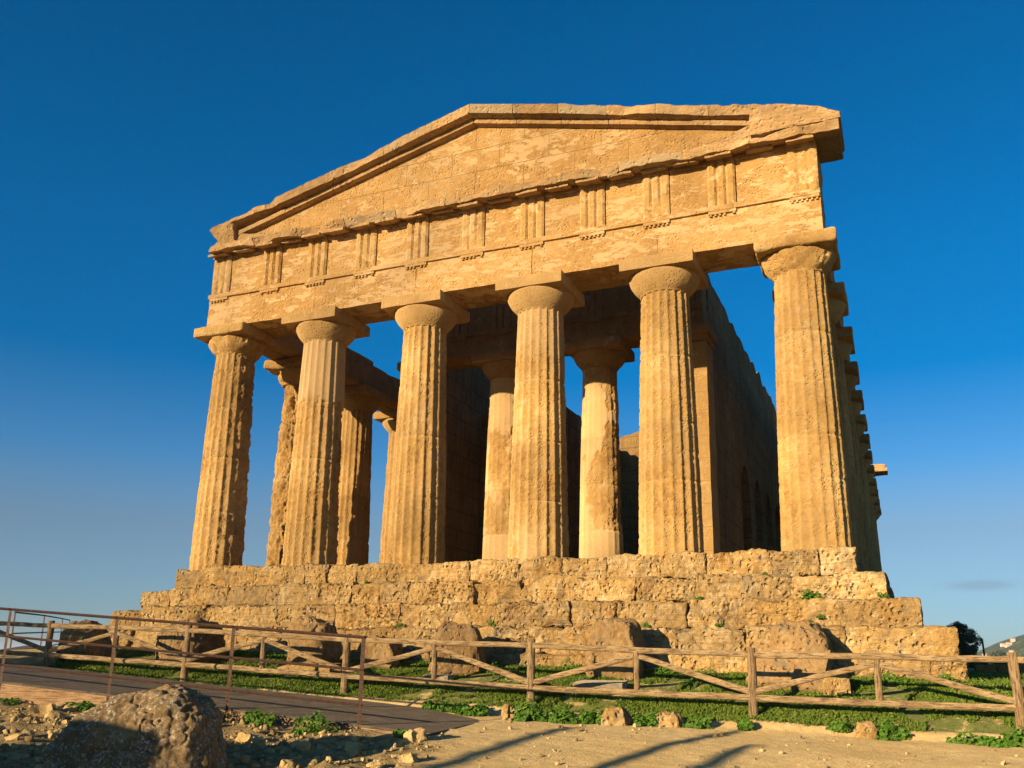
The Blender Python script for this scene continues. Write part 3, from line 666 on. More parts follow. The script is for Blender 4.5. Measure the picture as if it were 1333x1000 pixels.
# inner building: walls, antae, inner columns
def cella_wall(x_out, x_in, y0, y1, top, arches, mat, label, name='cella_wall'):
    """long wall in the y direction with pointed-round arched openings and a notched top"""
    ys = list(np.arange(y0, y1, .14))+[y1]
    for a, w, zh in arches: ys += list(a+w*.5*np.cos(np.linspace(0, np.pi, 17)))
    ys = np.unique(np.round(ys, 4)); mb = MB()
    tz = top+.22*fbm(np.stack([ys*.8, ys*0, ys*0], -1)+x_out, 3)+.16*np.abs(np.sin(ys*2.1))-.06
    def lowz(y):
        for a, w, zh in arches:
            if abs(y-a) <= w*.5+1e-4:
                q = (y-a)/(w*.5); return zh-w*.62+w*.62*math.sqrt(max(0, 1-q*q))
        return 0.0
    lo = np.array([lowz(y) for y in ys]); n = 22
    for X_, flip in ((x_out, x_out > x_in), (x_in, x_in > x_out)):
        for mode in (0,):
            tt = np.linspace(0, 1, n)[:, None]; Zg = lo+(tz-lo)*tt; Yg = np.broadcast_to(ys, Zg.shape)
            W = np.stack([np.full(Zg.shape, X_), Yg, Zg], -1); dd = .05*fbm(W*1.2, 4)+.02*fbm(W*np.array([1, 4, .5]), 2)
            W[..., 0] += dd*(1 if X_ == x_out else .6)
            idx = np.arange(Zg.size).reshape(Zg.shape)
            q = np.stack([idx[:-1, :-1], idx[:-1, 1:], idx[1:, 1:], idx[1:, :-1]], -1).reshape(-1, 4)
            mb.add(W, [q if flip else q[:, ::-1]])
    m_ = len(ys); i = np.arange(m_-1)
    def strip(zv, fl):
        v = np.concatenate([np.stack([np.full(m_, x_out), ys, zv], -1), np.stack([np.full(m_, x_in), ys, zv], -1)])
        f = np.stack([i, i+1, i+1+m_, i+m_], -1); mb.add(v, [f if fl else f[:, ::-1]])
    strip(tz, x_in < x_out)
    sel = lo > 0
    strip(np.where(sel, lo, 0.0), x_in > x_out)
    for yy in (y0, y1):
        k = 0 if yy == y0 else -1
        v = [(x_out, yy, 0), (x_in, yy, 0), (x_in, yy, tz[k]), (x_out, yy, tz[k])]; mb.add(v, [np.array([0, 1, 2, 3])])
    for a, w, zh in arches:
        for s in (-1, 1):
            yy = a+s*w*.5; z_ = lowz(yy*1.0-s*1e-5)
            v = [(x_out, yy, -.1), (x_in, yy, -.1), (x_in, yy, zh-w*.62+.02), (x_out, yy, zh-w*.62+.02)]; mb.add(v, [np.array([0, 1, 2, 3])])
    o = mb.build(name, mat, T, angle=50); o['label'] = label; return o
AR = [(10.75+2.83*k, 1.75, 4.2) for k in range(6)]
cella_wall(4.72, 4.0, 5.2, 33, 8.72, AR, M_wal, 'right inner wall pierced by round arches')
cella_wall(-4.72, -4.0, 5.2, 33, 8.72, [], M_wal, 'left inner wall')
for s in (-1, 1):
    mb = MB(); a, b = sorted((s*3.92, s*4.80))
    rock(mb, (a, 4.30, 0), (b, 5.25, 6.42), res=.12, rnd=.02, amp=.012, fine=.006, seed=3+s); o = mb.build('anta', M_ant, T)
    o['label'] = 'square wall end of the '+('right' if s > 0 else 'left')+' inner wall'
    mb = MB(); rock(mb, (a-.05, 4.22, 6.43), (b+.05, 5.3, 6.60), res=.08, rnd=.02, amp=.02, seed=9); rock(mb, (a-.14, 4.12, 6.602), (b+.14, 5.3, 6.86), res=.08, rnd=.04, amp=.02, seed=5); mb.build('anta_capital', M_inn, o)
PTX = [-4.42, -2.95, -1.48, 0, 1.48, 2.95, 4.42]
A, Fz = entablature(4.40, 1, .12, -4.72, 4.72, 6.862, 7.50, 7.62, 8.80, PTX, (M_inn, M_inn, M_inn), 1.1, prefix='inner_', worn=(.1,)*9)
A['label'] = 'architrave of the porch behind the front columns'; Fz['label'] = 'frieze of the porch behind the front columns'
def patchP(seed):
    def f(TH, Z, a, b):
        m_ = sstep(-.05, .02, a*.9+.35*b+.22*np.cos(TH-R(215))-.55*np.clip(np.cos(TH-R(300)), 0, 1)*sstep(.9, 1.3, Z)*sstep(4.2, 3.2, Z)+.0)
        return np.maximum(m_, sstep(1.32, 1.26, Z+.02*b))
    return f
for s in (-1, 1):
    mb = MB(); shaft(mb, .64, .51, 6.1, 71+s*4, nz=200, ns=7, fd=.035, ero=.9, rough=1.0, side=R(30), sidew=.5, patchfn=patchP(s), joints=(1.3, 2.6, 4.0))
    c = mb.build('inner_column', M_col, T, angle=180, loc=(1.51*s, 5.0, 0)); c['label'] = ('right' if s > 0 else 'left')+' column of the porch with pale repaired patches'
    mb = MB(); lathe(mb, [(r*.97, z+.135) for r, z in ECH], 48, .06, 3+s); mb.build('capital', M_inn, c, angle=60)
    mb = MB(); rock(mb, (-.84, -.84, 6.572), (.84, .84, 6.860), res=.07, rnd=.05, amp=.035, seed=s+5); mb.build('abacus', M_inn, c)
# door wall stump and the rear gable wall of the cella
mb = MB()
def stump(p):
    top = 6.08+.3*fbm(np.stack([p[:, 0]*1.3, p[:, 0]*0, p[:, 0]*0], -1), 3); p[:, 2] = p[:, 2]*top; return p
for q0, q1, lab in ((-4.0, -.80, 'left stump of the door wall'), (2.3, 4.0, 'right stump of the door wall')):
    mb = MB(); rock(mb, (q0, 8.5, 0), (q1, 9.7, 1.0), res=.14, rnd=0, amp=0, fine=0, fn=stump, seed=2); o = mb.build('door_wall', M_wal, T); o['label'] = lab
mb = MB()
def gab(p): p[:, 2] = p[:, 2]*(10.45-.29*np.abs(p[:, 0])+.12*fbm(p*1.5, 3)); return p
for a, b in ((-4.0, -.001), (.001, 4.0)): rock(mb, (a, 25.6, 0), (b, 26.4, 1.0), res=.3, rnd=0, amp=0, fine=0, fn=gab)
o = mb.build('gable_wall', M_wal, T); o['label'] = 'cross wall with a gable far inside'

# ------------------------------------------------------------------ wooden log fence
def fpost(k): x = -6.94+3.5*k; return np.array([x, float(yfence(x)), float(np.interp(k, [-1, 0, 1, 2, 3, 4, 5, 6], [-2.44, -2.55, -2.68, -2.82, -2.945, -3.00, -3.04, -3.09]))])
fence = thing('log_fence', 'long low fence of round weathered logs with diagonal braces, running in front of the temple', 'fence', tuple(fpost(2)))
def fpart(name, p0, p1, r0, r1, mat, seed, n=12, seg=14, wob=.012):
    mb = MB(); o = np.array(fpost(2)); tube(mb, np.array(p0)-o, np.array(p1)-o, r0, r1, n, seg, wob, seed); return mb.build(name, mat, fence, angle=55)
FH = [1.02, 1.02, 1.06, 1.05, 1.10, 1.05, 1.06, 1.05]
for k in range(-1, 7):
    p = fpost(k); h = FH[k+1]
    fpart('post', p-[0, 0, .15], p+[.01*((k*37) % 5-2), 0, h], .068, .062, M_logz, k, seg=10, wob=.006)
    if k == 6: break
    q = fpost(k+1); h2 = FH[k+2]; m_ = (p+q)/2; zb = (p[2]+q[2])/2
    up_ = np.array([0, 0, 1.0])
    d = (q-p)/np.linalg.norm(q-p)
    fpart('rail', p+up_*(h-.10)+d*.03, q+up_*(h2-.10)-d*.03, .048, .043, M_logx, k+20, seg=22)
    fpart('rail', p+up_*.33+d*.03, q+up_*.33-d*.03, .049, .045, M_logx, k+40, seg=22)
    fpart('short_post', m_+up_*(.33+.02), m_+up_*((h+h2)/2-.13), .047, .045, M_logz, k+60, seg=8, wob=.005)
    fpart('brace', m_+up_*((h+h2)/2-.20)-d*.04, p+up_*.42+d*.05, .042, .046, M_logx, k+80)
    fpart('brace', m_+up_*((h+h2)/2-.20)+d*.04, q+up_*.42-d*.05, .042, .046, M_logx, k+100)

# ------------------------------------------------------------------ ramp and steel handrails
def rz(x): return -2.837-.0624*x
ramp = thing('boardwalk_ramp', 'dark boarded ramp with a timber edge, sloping down to the sandy path', 'ramp', (0, -8.7, rz(0)))
RO = np.array([0, -8.7, rz(0)])
fr = lambda x: -8.86+.02*(x+4.6)
poly_f = [(-13, fr(-13)), (-4.6, fr(-4.6)), (0, fr(0)), (3.66, -8.9)]
poly_b = [(-13, -6.1), (-6.9, -6.05), (0.2, -5.62), (1.5, -5.5), (3.42, -6.58)]
mb = MB(); ns = 60
xs_ = np.linspace(-13, 3.66, ns+1)
def yb(x): return np.interp(x, [-13, -6.9, .2, 1.55, 3.42, 3.66], [-6.1, -6.02, -5.65, -5.52, -6.58, -8.85])
for a in range(0, ns, 4):
    sx = np.linspace(xs_[a]+.004, xs_[a+4]-.004, 5)
    v = []; 
    for x in sx:
        for t in np.linspace(0, 1, 5):
            y = fr(x)+(yb(x)-fr(x))*t; v.append((x, y, rz(x)))
    v = np.array(v)-RO; w = v.copy(); w[:, 2] -= .03
    i = np.arange(25).reshape(5, 5); q = np.stack([i[:-1, :-1], i[1:, :-1], i[1:, 1:], i[:-1, 1:]], -1).reshape(-1, 4)
    rim = np.concatenate([i[:, 0], i[-1, 1:], i[-2::-1, -1], i[0, -2:0:-1]]); rim2 = np.roll(rim, -1)
    mb.add(np.concatenate([v, w]), [q, q[:, ::-1]+25, np.stack([rim2, rim, rim+25, rim2+25], -1)[:, ::-1]])
mb.build('deck', M_deck, ramp, smooth=False)
for nm, off, lab in (('front', -.0, 'timber edge board facing the rocky ground'),):
    cut = [-13, -8.9, -5.2, -1.55, 1.2, 3.62]
    for a, b in zip(cut[:-1], cut[1:]):
        mb = MB()
        def fn(p, a=a): 
            z0 = p[:, 2]; h = .24-.11*sstep(-2, 3.6, p[:, 0]); p[:, 2] = rz(p[:, 0])-.032-h*(1-z0); p[:, 1] += fr(p[:, 0]); return p-RO
        rock(mb, (a+.004, .01, 0), (b-.004, .075, 1.0), res=.2, rnd=.004, amp=.003, fine=.002, seed=a, fn=fn); o = mb.build('edge_board', M_plank, ramp)
mb = MB()
def fn(p):
    z0 = p[:, 2]; p[:, 2] = rz(p[:, 0])-.034-.20*(1-z0); return p-RO
rock(mb, (-13, -6.9, 0), (1.2, -5.75, 1.0), res=.3, rnd=.01, amp=0, fine=0, fn=fn); mb.build('underframe', M_plank, ramp)
def handrail(name, pts, h, label, cat, hs, w=.045, mat=M_rust, start=0):
    o0 = np.array(pts[0], float); t = thing(name, label, cat, tuple(o0)); up_ = np.array([0, 0, 1.0])
    for p in pts:
        mb = MB(); p = np.array(p)-o0; bar(mb, p-up_*.12, p+up_*h, w, .018); mb.build('post', mat, t, smooth=False)
    for hh in hs:
        for a, b in zip(pts[:-1], pts[1:]):
            mb = MB(); a = np.array(a)-o0; b = np.array(b)-o0; e = (b-a)/np.linalg.norm(b-a)*.03
            top = abs(hh-1) < .01
            bar(mb, a+up_*h*hh-e, b+up_*h*hh+e, .045 if top else .03, .03 if top else .026); mb.build('rail', mat, t, smooth=False)
    return t
HP = [(x, fr(x)+.01, rz(x)) for x in (-8.3, -6.1, -3.91, -1.68, .48, 2.60)]
handrail('handrail', HP, 1.10, 'thin rusty steel handrail with three bars along the near edge of the dark ramp', 'handrail', (1.0, .62, .22))
HP2 = [(-8.0, -6.3, -2.42), (-10.6, -3.51, -2.36), (-15.0, .94, -2.22), (-20.8, 6.54, -2.06), (-25, 10.5, -1.95)]
handrail('handrail', HP2[1:], 1.12, 'thin dark handrail farther off at the left edge, seen against the sea', 'handrail', (1.0, .55, .15))
w2 = thing('boardwalk_ramp', 'distant low dark walkway under the farther handrail at the left edge', 'ramp', HP2[1])
mb = MB(); o0 = np.array(HP2[1])
for a, b in zip(HP2[:-1], HP2[1:]):
    a = np.array(a)-o0; b = np.array(b)-o0; d = (b-a)/np.linalg.norm(b-a); s = np.array([-d[1], d[0], 0])*1.6
    v = [a, b, b+s, a+s]; v = np.array(v+[x-np.array([0, 0, .34]) for x in v])
    mb.add(v, [np.array([[0, 1, 2, 3], [4, 7, 6, 5], [0, 4, 5, 1], [1, 5, 6, 2], [2, 6, 7, 3], [3, 7, 4, 0]])])
mb.build('deck', M_deck, w2, smooth=False)

# ------------------------------------------------------------------ loose stones
def stone_thing(name, label, cat, c, r, seed, mat, amp=.25, sub=22, freq=1.2, rotz=0.0, group=None, sink=.12, fine=.03):
    c = np.array(c, float); mb = MB(); r = np.array(r, float); m0 = r.min()
    def fn(p):
        p = p.copy(); t_ = (p[:, 2]+r[2])/(2*r[2]); k = 1-.30*np.clip(t_, 0, 1)**3.5; p[:, 0] *= k; p[:, 1] *= k
        p[:, 0] += .12*r[0]*fbm(p*1.3/m0*.6+seed, 2); return p
    rock(mb, -r, r, res=max(.02, m0/11), rnd=m0*.85, amp=m0*amp*2.2, freq=.8/m0, fine=m0*.07, pits=m0*.14, pfreq=9 if m0 > .25 else 16, seed=seed, fn=fn)
    o = mb.build(name, mat, None, angle=70); o.location = (c[0], c[1], c[2]+r[2]*(1-sink)); o.rotation_euler = (0, 0, rotz)
    return tag(o, label, cat, group)
def B(x, y): return (x, y, gz(x, y))
stone_thing('bollard_stone', 'rounded dark stone block in shade, farthest left below the temple steps', 'stone', B(-7.1, -4.5), (.48, .4, .44), 3, M_bol, .12)
stone_thing('bollard_stone', 'large half shaded stone block behind the second fence post from the left', 'stone', B(-4.45, -4.2), (.60, .5, .47), 4, M_bol, .14)
stone_thing('bollard_stone', 'tall upright worn stone set on a pale slab in front of the lowest step', 'stone', (-1.72, -3.75, gz(-1.7, -3.7)+.10), (.44, .40, .44), 5, M_bol, .2)
o = MB(); rock(o, (-.62, -.5, -.2), (.62, .5, .14), res=.06, rnd=.05, amp=.04, seed=3); o = o.build('base_slab', M_stp, None); o.location = B(-1.62, -3.72); tag(o, 'pale flat slab carrying the tall upright worn stone', 'slab')
stone_thing('bollard_stone', 'small dark low stone at the foot of the steps beside the handrail end', 'stone', B(-.55, -3.05), (.36, .3, .3), 6, M_bol, .15)
stone_thing('bollard_stone', 'squat brown stone block with a rough face left of the middle fence post', 'stone', B(1.3, -3.35), (.47, .40, .50), 7, M_bol, .12, rotz=.3)
stone_thing('bollard_stone', 'rounded brown stone block with a flat foot, above the grey slab', 'stone', B(4.36, -3.15), (.49, .40, .53), 8, M_bol, .12)
stone_thing('bollard_stone', 'big rounded column drum fragment propped above a tilted slab on the right', 'stone', (7.52, -2.95, gz(7.6, -3)+.30), (.50, .42, .38), 9, M_bol, .12)
mb = MB(); rock(mb, (-.62, -.16, -.4), (.62, .16, .42), res=.05, rnd=.05, amp=.05, fine=.015, pits=.02, seed=4); o = mb.build('stone_slab', M_bol, None)
o.location = (7.4, -3.42, gz(7.4, -3.4)+.24); o.rotation_euler = (R(-38), R(6), R(-6)); tag(o, 'tilted broken slab leaning under the column drum fragment', 'slab')
mb = MB(); rock(mb, (-.2, -.2, -.2), (.2, .2, .2), res=.05, rnd=.03, amp=.03, seed=14); o = mb.build('stone_block', M_stp, None); o.location = (8.1, -3.62, gz(8.1, -3.6)+.12); o.rotation_euler = (0, 0, .4); tag(o, 'small square stone at the right foot of the tilted slab', 'stone')
mb = MB(); rock(mb, (-.42, -.28, -.1), (.42, .28, .1), res=.05, rnd=.012, amp=.006, seed=4); o = mb.build('stone_slab', M_slab, None); o.location = (4.4, -4.15, gz(4.4, -4.15)+.04); o.rotation_euler = (R(4), 0, .12); tag(o, 'grey rectangular slab lying flat on the grass', 'slab')
mb = MB(); rock(mb, (-.26, -.2, -.05), (.26, .2, .05), res=.05, rnd=.012, amp=.006, seed=6); o = mb.build('stone_slab', M_slab, None); o.location = (1.25, -3.95, gz(1.25, -3.95)+.03); tag(o, 'very small flat slab in the grass below the squat brown stone', 'slab')
for x, y, r, lab, s in ((3.58, -6.22, (.06, .055, .13), 'narrow pale upright stone among the shrubs at the path edge', 1), (5.25, -6.05, (.19, .16, .15), 'lump of pale earthy stone in the bank between two shrubs', 2),
        (5.98, -5.78, (.17, .13, .12), 'flat topped pale stone under the fence between two posts', 3), (8.62, -5.52, (.15, .12, .13), 'pale stone half buried beside a bush under the short fence post', 4)):
    stone_thing('edge_stone', lab, 'stone', B(x, y), r, 20+s, M_stp, .2, 14, sink=.3)
# foreground boulder
mb = MB(); g_, F_ = box_grid(84, 84, 84); u_ = g_*2-1; u_ = np.tan(u_*math.pi/4.4)/math.tan(math.pi/4.4); u_ /= np.linalg.norm(u_, axis=1, keepdims=True)
u_ /= (np.abs(u_)**2.9).sum(1, keepdims=True)**(1/2.9)
s_ = 1+.15*fbm(u_*1.15+61, 4)+.08*fbm(u_*3.6+7, 4)+.035*fbm(u_*13+3, 3)-.04*sstep(.4, .12, worley(u_*6+5))-.05*sstep(.05, .0, np.abs(fbm(u_*1.9+14, 3)))
p_ = u_*s_[:, None]*np.array([.74, .60, .66]); p_[:, 2] *= 1+.16*np.clip(p_[:, 0]/.8, -1, .6); p_[:, 0] += -.16*np.clip(.3-p_[:, 2], 0, 1)*np.sign(.2-p_[:, 0])
mb.add(p_, [F_]); o = mb.build('boulder', M_boulder, None, angle=80); o.location = (2.22, -11.98, -3.15); o.rotation_euler = (0, 0, R(22)); tag(o, 'big brown boulder spotted with pale lichen in the left foreground', 'boulder')
# loose rocks on the rough ground
rk = []
for s in range(6):
    mb = MB(); rock(mb, (-1, -.8, -.55), (1, .8, .55), res=.16, rnd=.45, amp=.55, freq=.9, fine=.10, pits=.12, pfreq=2.2, seed=50+s); rk.append(mb.build('rock', M_ground, None, angle=70))
cnt = 0
r_ = random.Random(11)
def put_rock(x, y, s):
    global cnt
    src = rk[cnt % 6]; o = src if cnt < 6 else src.copy()
    if cnt >= 6: COL.objects.link(o)
    o.location = (x, y, gz(x, y)+s*.18); o.scale = (s, s, s*r_.uniform(.7, 1.1)); o.rotation_euler = (r_.uniform(-.3, .3), r_.uniform(-.3, .3), r_.uniform(0, 6.28))
    big = s > .075
    tag(o, 'larger pale rough rock lying loose on the rocky ground around the boulder' if big else 'small pale rough rock lying loose on the rocky ground around the boulder', 'rock', 'larger loose rocks around the boulder' if big else 'small loose rocks around the boulder'); cnt += 1
while cnt < 150:
    x = r_.uniform(-4.5, 4.6); y = r_.uniform(-12.8, -9.1)
    if float(rockmask(np.array(x), np.array(y))) < .4: continue
    put_rock(x, y, .025+.11*r_.random()**3)
# gravel
mb = MB(); g0, F0 = box_grid(2, 2, 2); u0 = (g0*2-1)/np.linalg.norm(g0*2-1+1e-9, axis=1, keepdims=True)
for k in range(6000):
    x = rng.uniform(-3, 11.5); y = rng.uniform(-12.6, -6.0)
    if rng.random() > .16+.84*float(rockmask(np.array(x), np.array(y))): continue
    rk_ = float(rockmask(np.array(x), np.array(y))); s = .006+.02*rng.random()**4*1.6+rk_*.022*rng.random()**2
    if y > float(yfence(x))-.6 or (x < 3.6 and y > -8.95): continue
    mb.add(u0*s*rng.uniform(.6, 1.2, (1, 3))*(1+.25*rng.standard_normal((len(u0), 1)))+np.array([x, y, gz(x, y)+s*.3]), [F0], rocky=float(rng.random() < .6))
tag(mb.build('gravel', M_ground, None, angle=70), 'small pale gravel scattered over the sandy path', 'gravel', kind='stuff')

# ------------------------------------------------------------------ plants
def leaf_mesh(P, Nn, size, aspect=1.0, fold=.25):
    """P centres, Nn facing; returns verts, quads (rhombus leaves with a fold)"""
    n = len(P); a = rng.standard_normal((n, 3)); a -= (a*Nn).sum(1, keepdims=True)*Nn; a /= np.linalg.norm(a, axis=1, keepdims=True)+1e-9
    b = np.cross(Nn, a); s = size[:, None] if np.ndim(size) else size
    v = np.stack([P-a*s, P+b*s*aspect*.55+Nn*s*fold*.5, P+a*s, P-b*s*aspect*.55+Nn*s*fold*.5], 1).reshape(-1, 3)
    return v, np.arange(4*n).reshape(n, 4)
def unit(n):
    u = rng.standard_normal((n, 3)); return u/np.linalg.norm(u, axis=1, keepdims=True)
def bush(name, label, cat, c, r, n, leaf, mat, group=None, seed=0, clumps=9):
    c = np.array(c, float); mb = MB()
    cc = unit(clumps)*rng.uniform(.35, .95, (clumps, 1)); cc[:, 2] = np.abs(cc[:, 2])*.8
    ci = rng.integers(0, clumps, n); u = unit(n)
    P = (cc[ci]+u*rng.uniform(.55, 1, (n, 1))*.42)*np.array(r); P[:, 2] = np.maximum(P[:, 2], .01)
    Nn = u*.8+unit(n)*.6+np.array([0, 0, .5]); Nn /= np.linalg.norm(Nn, axis=1, keepdims=True)
    v, q = leaf_mesh(P, Nn, leaf*rng.uniform(.6, 1.25, n), 1.3)
    mb.add(v, [q], var=np.repeat(rng.random(n), 4)); o = mb.build(name, mat, None, smooth=False); o.location = c; return tag(o, label, cat, group)
BL = [(2.25, -5.72, .34, .22, 'low leafy shrub just beyond the far corner of the ramp'), (2.85, -5.88, .36, .26, 'low leafy shrub between the ramp corner and a narrow pale stone'), (3.9, -6.15, .36, .30, 'bright leafy shrub right of the narrow pale stone'),
      (4.35, -6.02, .34, .3, 'leafy shrub at the foot of the middle fence post'), (4.85, -6.0, .34, .26, 'leafy shrub left of the lump of earthy stone'), (5.62, -5.88, .3, .24, 'leafy shrub right of the lump of earthy stone'),
      (6.35, -5.72, .22, .2, 'small leafy shrub right of the flat topped stone'), (7.0, -5.7, .16, .16, 'tiny leafy tuft left of a fence post in the bank'), (8.3, -5.4, .2, .14, 'little tuft left of the half buried stone'), (8.98, -5.5, .27, .3, 'round dark green bush under the short fence post'),
      (10.0, -5.6, .32, .2, 'low leafy shrub by the path at far right'), (10.55, -5.65, .34, .28, 'leafy shrub at the foot of the last fence post on the right')]
for x, y, w, h, lab in BL:
    bush('leafy_shrub', lab, 'shrub', B(x, y), (w, w*.7, h), int(560*w/.3), .036, M_leaf)
for x, y, w, h, lab in ((-1.9, -9.05, .3, .2, 'leafy weeds against the timber edge right above the boulder'), (1.3, -9.0, .3, .24, 'small weeds against the timber edge near the handrail end'), (2.15, -9.1, .34, .34, 'weeds at the foot of the last handrail post'), (3.5, -9.05, .24, .1, 'flat weeds under the near corner of the ramp'),
        (-.5, -9.02, .5, .32, 'long patch of weeds along the timber edge behind the boulder'), (.35, -9.05, .42, .36, 'thick weeds along the timber edge right of the boulder'), (-3.4, -9.1, .4, .14, 'low green weeds under the timber edge at far left'), (-.3, -10.3, .2, .06, 'thin weeds on the rocky ground left of the boulder')):
    bush('weed', lab, 'weeds', B(x, y), (w, w*.45, h), int(420*w/.3), .03, M_leaf)
def wray(u, v, y):
    f = 1157.2872; d = rt*((u-666.5-19.03)/f)+up*((500+71.36-v)/f)+fw; t = (y-CAM[1])/d[1]; return CAM+t*d
WD = [(277, 761, 0), (477, 757, 0), (566, 757, 0), (918, 750, 0), (995, 748, 0), (1055, 776, 1), (543, 786, 1), (582, 788, 1), (764, 784, 1), (707, 790, 1), (910, 778, 1), (1069, 801, 2), (1055, 808, 2), (840, 813, 2), (519, 813, 2), (590, 813, 2), (935, 812, 2), (640, 812, 2), (360, 790, 1), (1120, 756, 0.5), (1150, 775, 1)]
for k, (u, v, i) in enumerate(WD):
    p = wray(u, v, -.80-SDp*i); p[2] = min(p[2], 99); s = .20 if k == 5 else .07+.03*(k % 3)
    o = bush('weed', 'round green cushion of weeds on the second step towards the right corner' if k == 5 else 'tiny green weed growing from a joint of the temple steps', 'weeds', (p[0], p[1]-.03, p[2]-.05), (s, s*.6, s), 220 if k == 5 else 90, .03 if k == 5 else .024, M_leaf, None if k == 5 else 'tiny weeds on the temple steps', 0, 9 if k == 5 else 3)
for k in range(26):
    x = -6.2+k*.64+r_.uniform(-.25, .25)
    if min(abs(x-q_) for q_ in (-7.1, -4.45, -1.7, -.55, 1.3, 4.36, 7.5)) < .35: continue
    y = -3.0+r_.uniform(-.25, .12); s = r_.uniform(.12, .3)
    bush('weed', 'knee high green weeds growing along the foot of the temple steps', 'weeds', B(x, y), (s*1.2, s*.7, s*r_.uniform(.8, 1.3)), int(900*s), .032, M_leaf, 'weeds along the foot of the temple steps')
# grass on the bank between fence and temple
n = 120000
gxp = rng.uniform(-8, 12.6, n); gyp = rng.uniform(-6.0, -2.55, n)
Pn = np.stack([gxp, gyp, gxp*0], -1); den = fbm(Pn*1.0+3, 4)+.35*fbm(Pn*4, 2)
yfp = yfence(gxp)
keep = (den > -.25-.2*sstep(-4, -2.8, gyp))&(gyp > yfp-.30)&(rng.random(n) < sstep(-8, -5.5, gxp)+.1)
edge_k = sstep(-.3, .1, gyp-yfp); keep &= rng.random(n) < .35+.65*edge_k
gxp, gyp = gxp[keep], gyp[keep]; n = len(gxp); zg = ground(gxp, gyp)+relief(gxp, gyp)
h = rng.uniform(.03, .085, n)*(1+.8*np.clip(fbm(np.stack([gxp, gyp, gxp*0], -1)*1.3+8, 3), -.5, 1)); an = rng.uniform(0, 6.28, n); ln = rng.uniform(.2, .9, n)
d = np.stack([np.cos(an), np.sin(an), np.zeros(n)], -1); s_ = np.stack([-np.sin(an), np.cos(an), np.zeros(n)], -1); w = rng.uniform(.006, .016, n)[:, None]
b0 = np.stack([gxp, gyp, zg-.01], -1); mid = b0+d*(h*ln*.4)[:, None]+np.array([0, 0, 1])*(h*.6)[:, None]; tip = b0+d*(h*ln)[:, None]+np.array([0, 0, 1])*h[:, None]
v = np.stack([b0, mid+s_*w, tip, mid-s_*w], 1).reshape(-1, 3)
mb = MB(); mb.add(v, [np.arange(4*n).reshape(n, 4)], var=np.repeat(rng.random(n)*.9, 4))
n2 = 22000; k2 = rng.integers(0, n, n2); P = b0[k2]+np.stack([rng.normal(0, .03, n2), rng.normal(0, .03, n2), rng.uniform(.02, .07, n2)], -1)
Nn = unit(n2)*.6+np.array([0, -.3, .8]); Nn /= np.linalg.norm(Nn, axis=1, keepdims=True); v, q = leaf_mesh(P, Nn, rng.uniform(.012, .03, n2), 1.4); mb.add(v, [q], var=np.repeat(rng.random(n2), 4))
tag(mb.build('grass', M_grass, None, smooth=False), 'short lumpy green grass on the bank between fence and temple', 'grass', kind='stuff')
# lawn to the right behind the corner
n = 14000; gxp = rng.uniform(10.0, 19, n); gyp = rng.uniform(-4.5, 12, n); zg = ground(gxp, gyp)+.0; h = rng.uniform(.05, .14, n); an = rng.uniform(0, 6.28, n)
d = np.stack([np.cos(an), np.sin(an), np.zeros(n)], -1); s_ = np.stack([-np.sin(an), np.cos(an), np.zeros(n)], -1); b0 = np.stack([gxp, gyp, zg-.02], -1)
mid = b0+np.array([0, 0, .6])*h[:, None]; tip = b0+d*(h*.6)[:, None]+np.array([0, 0, 1])*h[:, None]; v = np.stack([b0, mid+s_*.02, tip, mid-s_*.02], 1).reshape(-1, 3)
mb = MB(); mb.add(v, [np.arange(4*n).reshape(n, 4)], var=np.repeat(rng.random(n)*.9, 4))
tag(mb.build('grass', M_grass, None, smooth=False), 'strip of lawn running back past the right corner of the temple', 'grass', kind='stuff')

def tree(name, label, base, hgt, r, nleaf, leaf, mat, trunk_r=.16, clumps=26, seed=0, squash=.8):
    rs_ = random.Random(seed); t = thing(name, label, 'tree', base); mb = MB(); fork = np.array([0, 0, hgt*.35])
    tube(mb, (0, 0, -.2), fork, trunk_r*1.25, trunk_r, 10, 8, .06, seed)
    C = []
    for k in range(clumps):
        u = np.array([rs_.gauss(0, 1), rs_.gauss(0, 1), rs_.gauss(0, 1)]); u /= np.linalg.norm(u); C.append(np.array([0, 0, hgt-r*squash])+u*np.array([r, r, r*squash])*rs_.uniform(.45, .92))
    for k in range(0, clumps, 3): tube(mb, fork-np.array([0, 0, .1]), C[k], trunk_r*.5, trunk_r*.12, 6, 6, .1, seed+k)
    mb.build('trunk', M_bark, t)
    C = np.array(C); ci = rng.integers(0, clumps, nleaf); u = unit(nleaf); P = C[ci]+u*(rng.uniform(.3, 1, (nleaf, 1))**.6)*r*.38*rng.uniform(.6, 1.2, (clumps, 1))[ci]
    Nn = u*.5+unit(nleaf); Nn /= np.linalg.norm(Nn, axis=1, keepdims=True); v, q = leaf_mesh(P, Nn, leaf*rng.uniform(.6, 1.3, nleaf), .7)
    mb = MB(); mb.add(v, [q], var=np.repeat(rng.random(nleaf), 4)); mb.build('crown', mat, t, smooth=False); return t

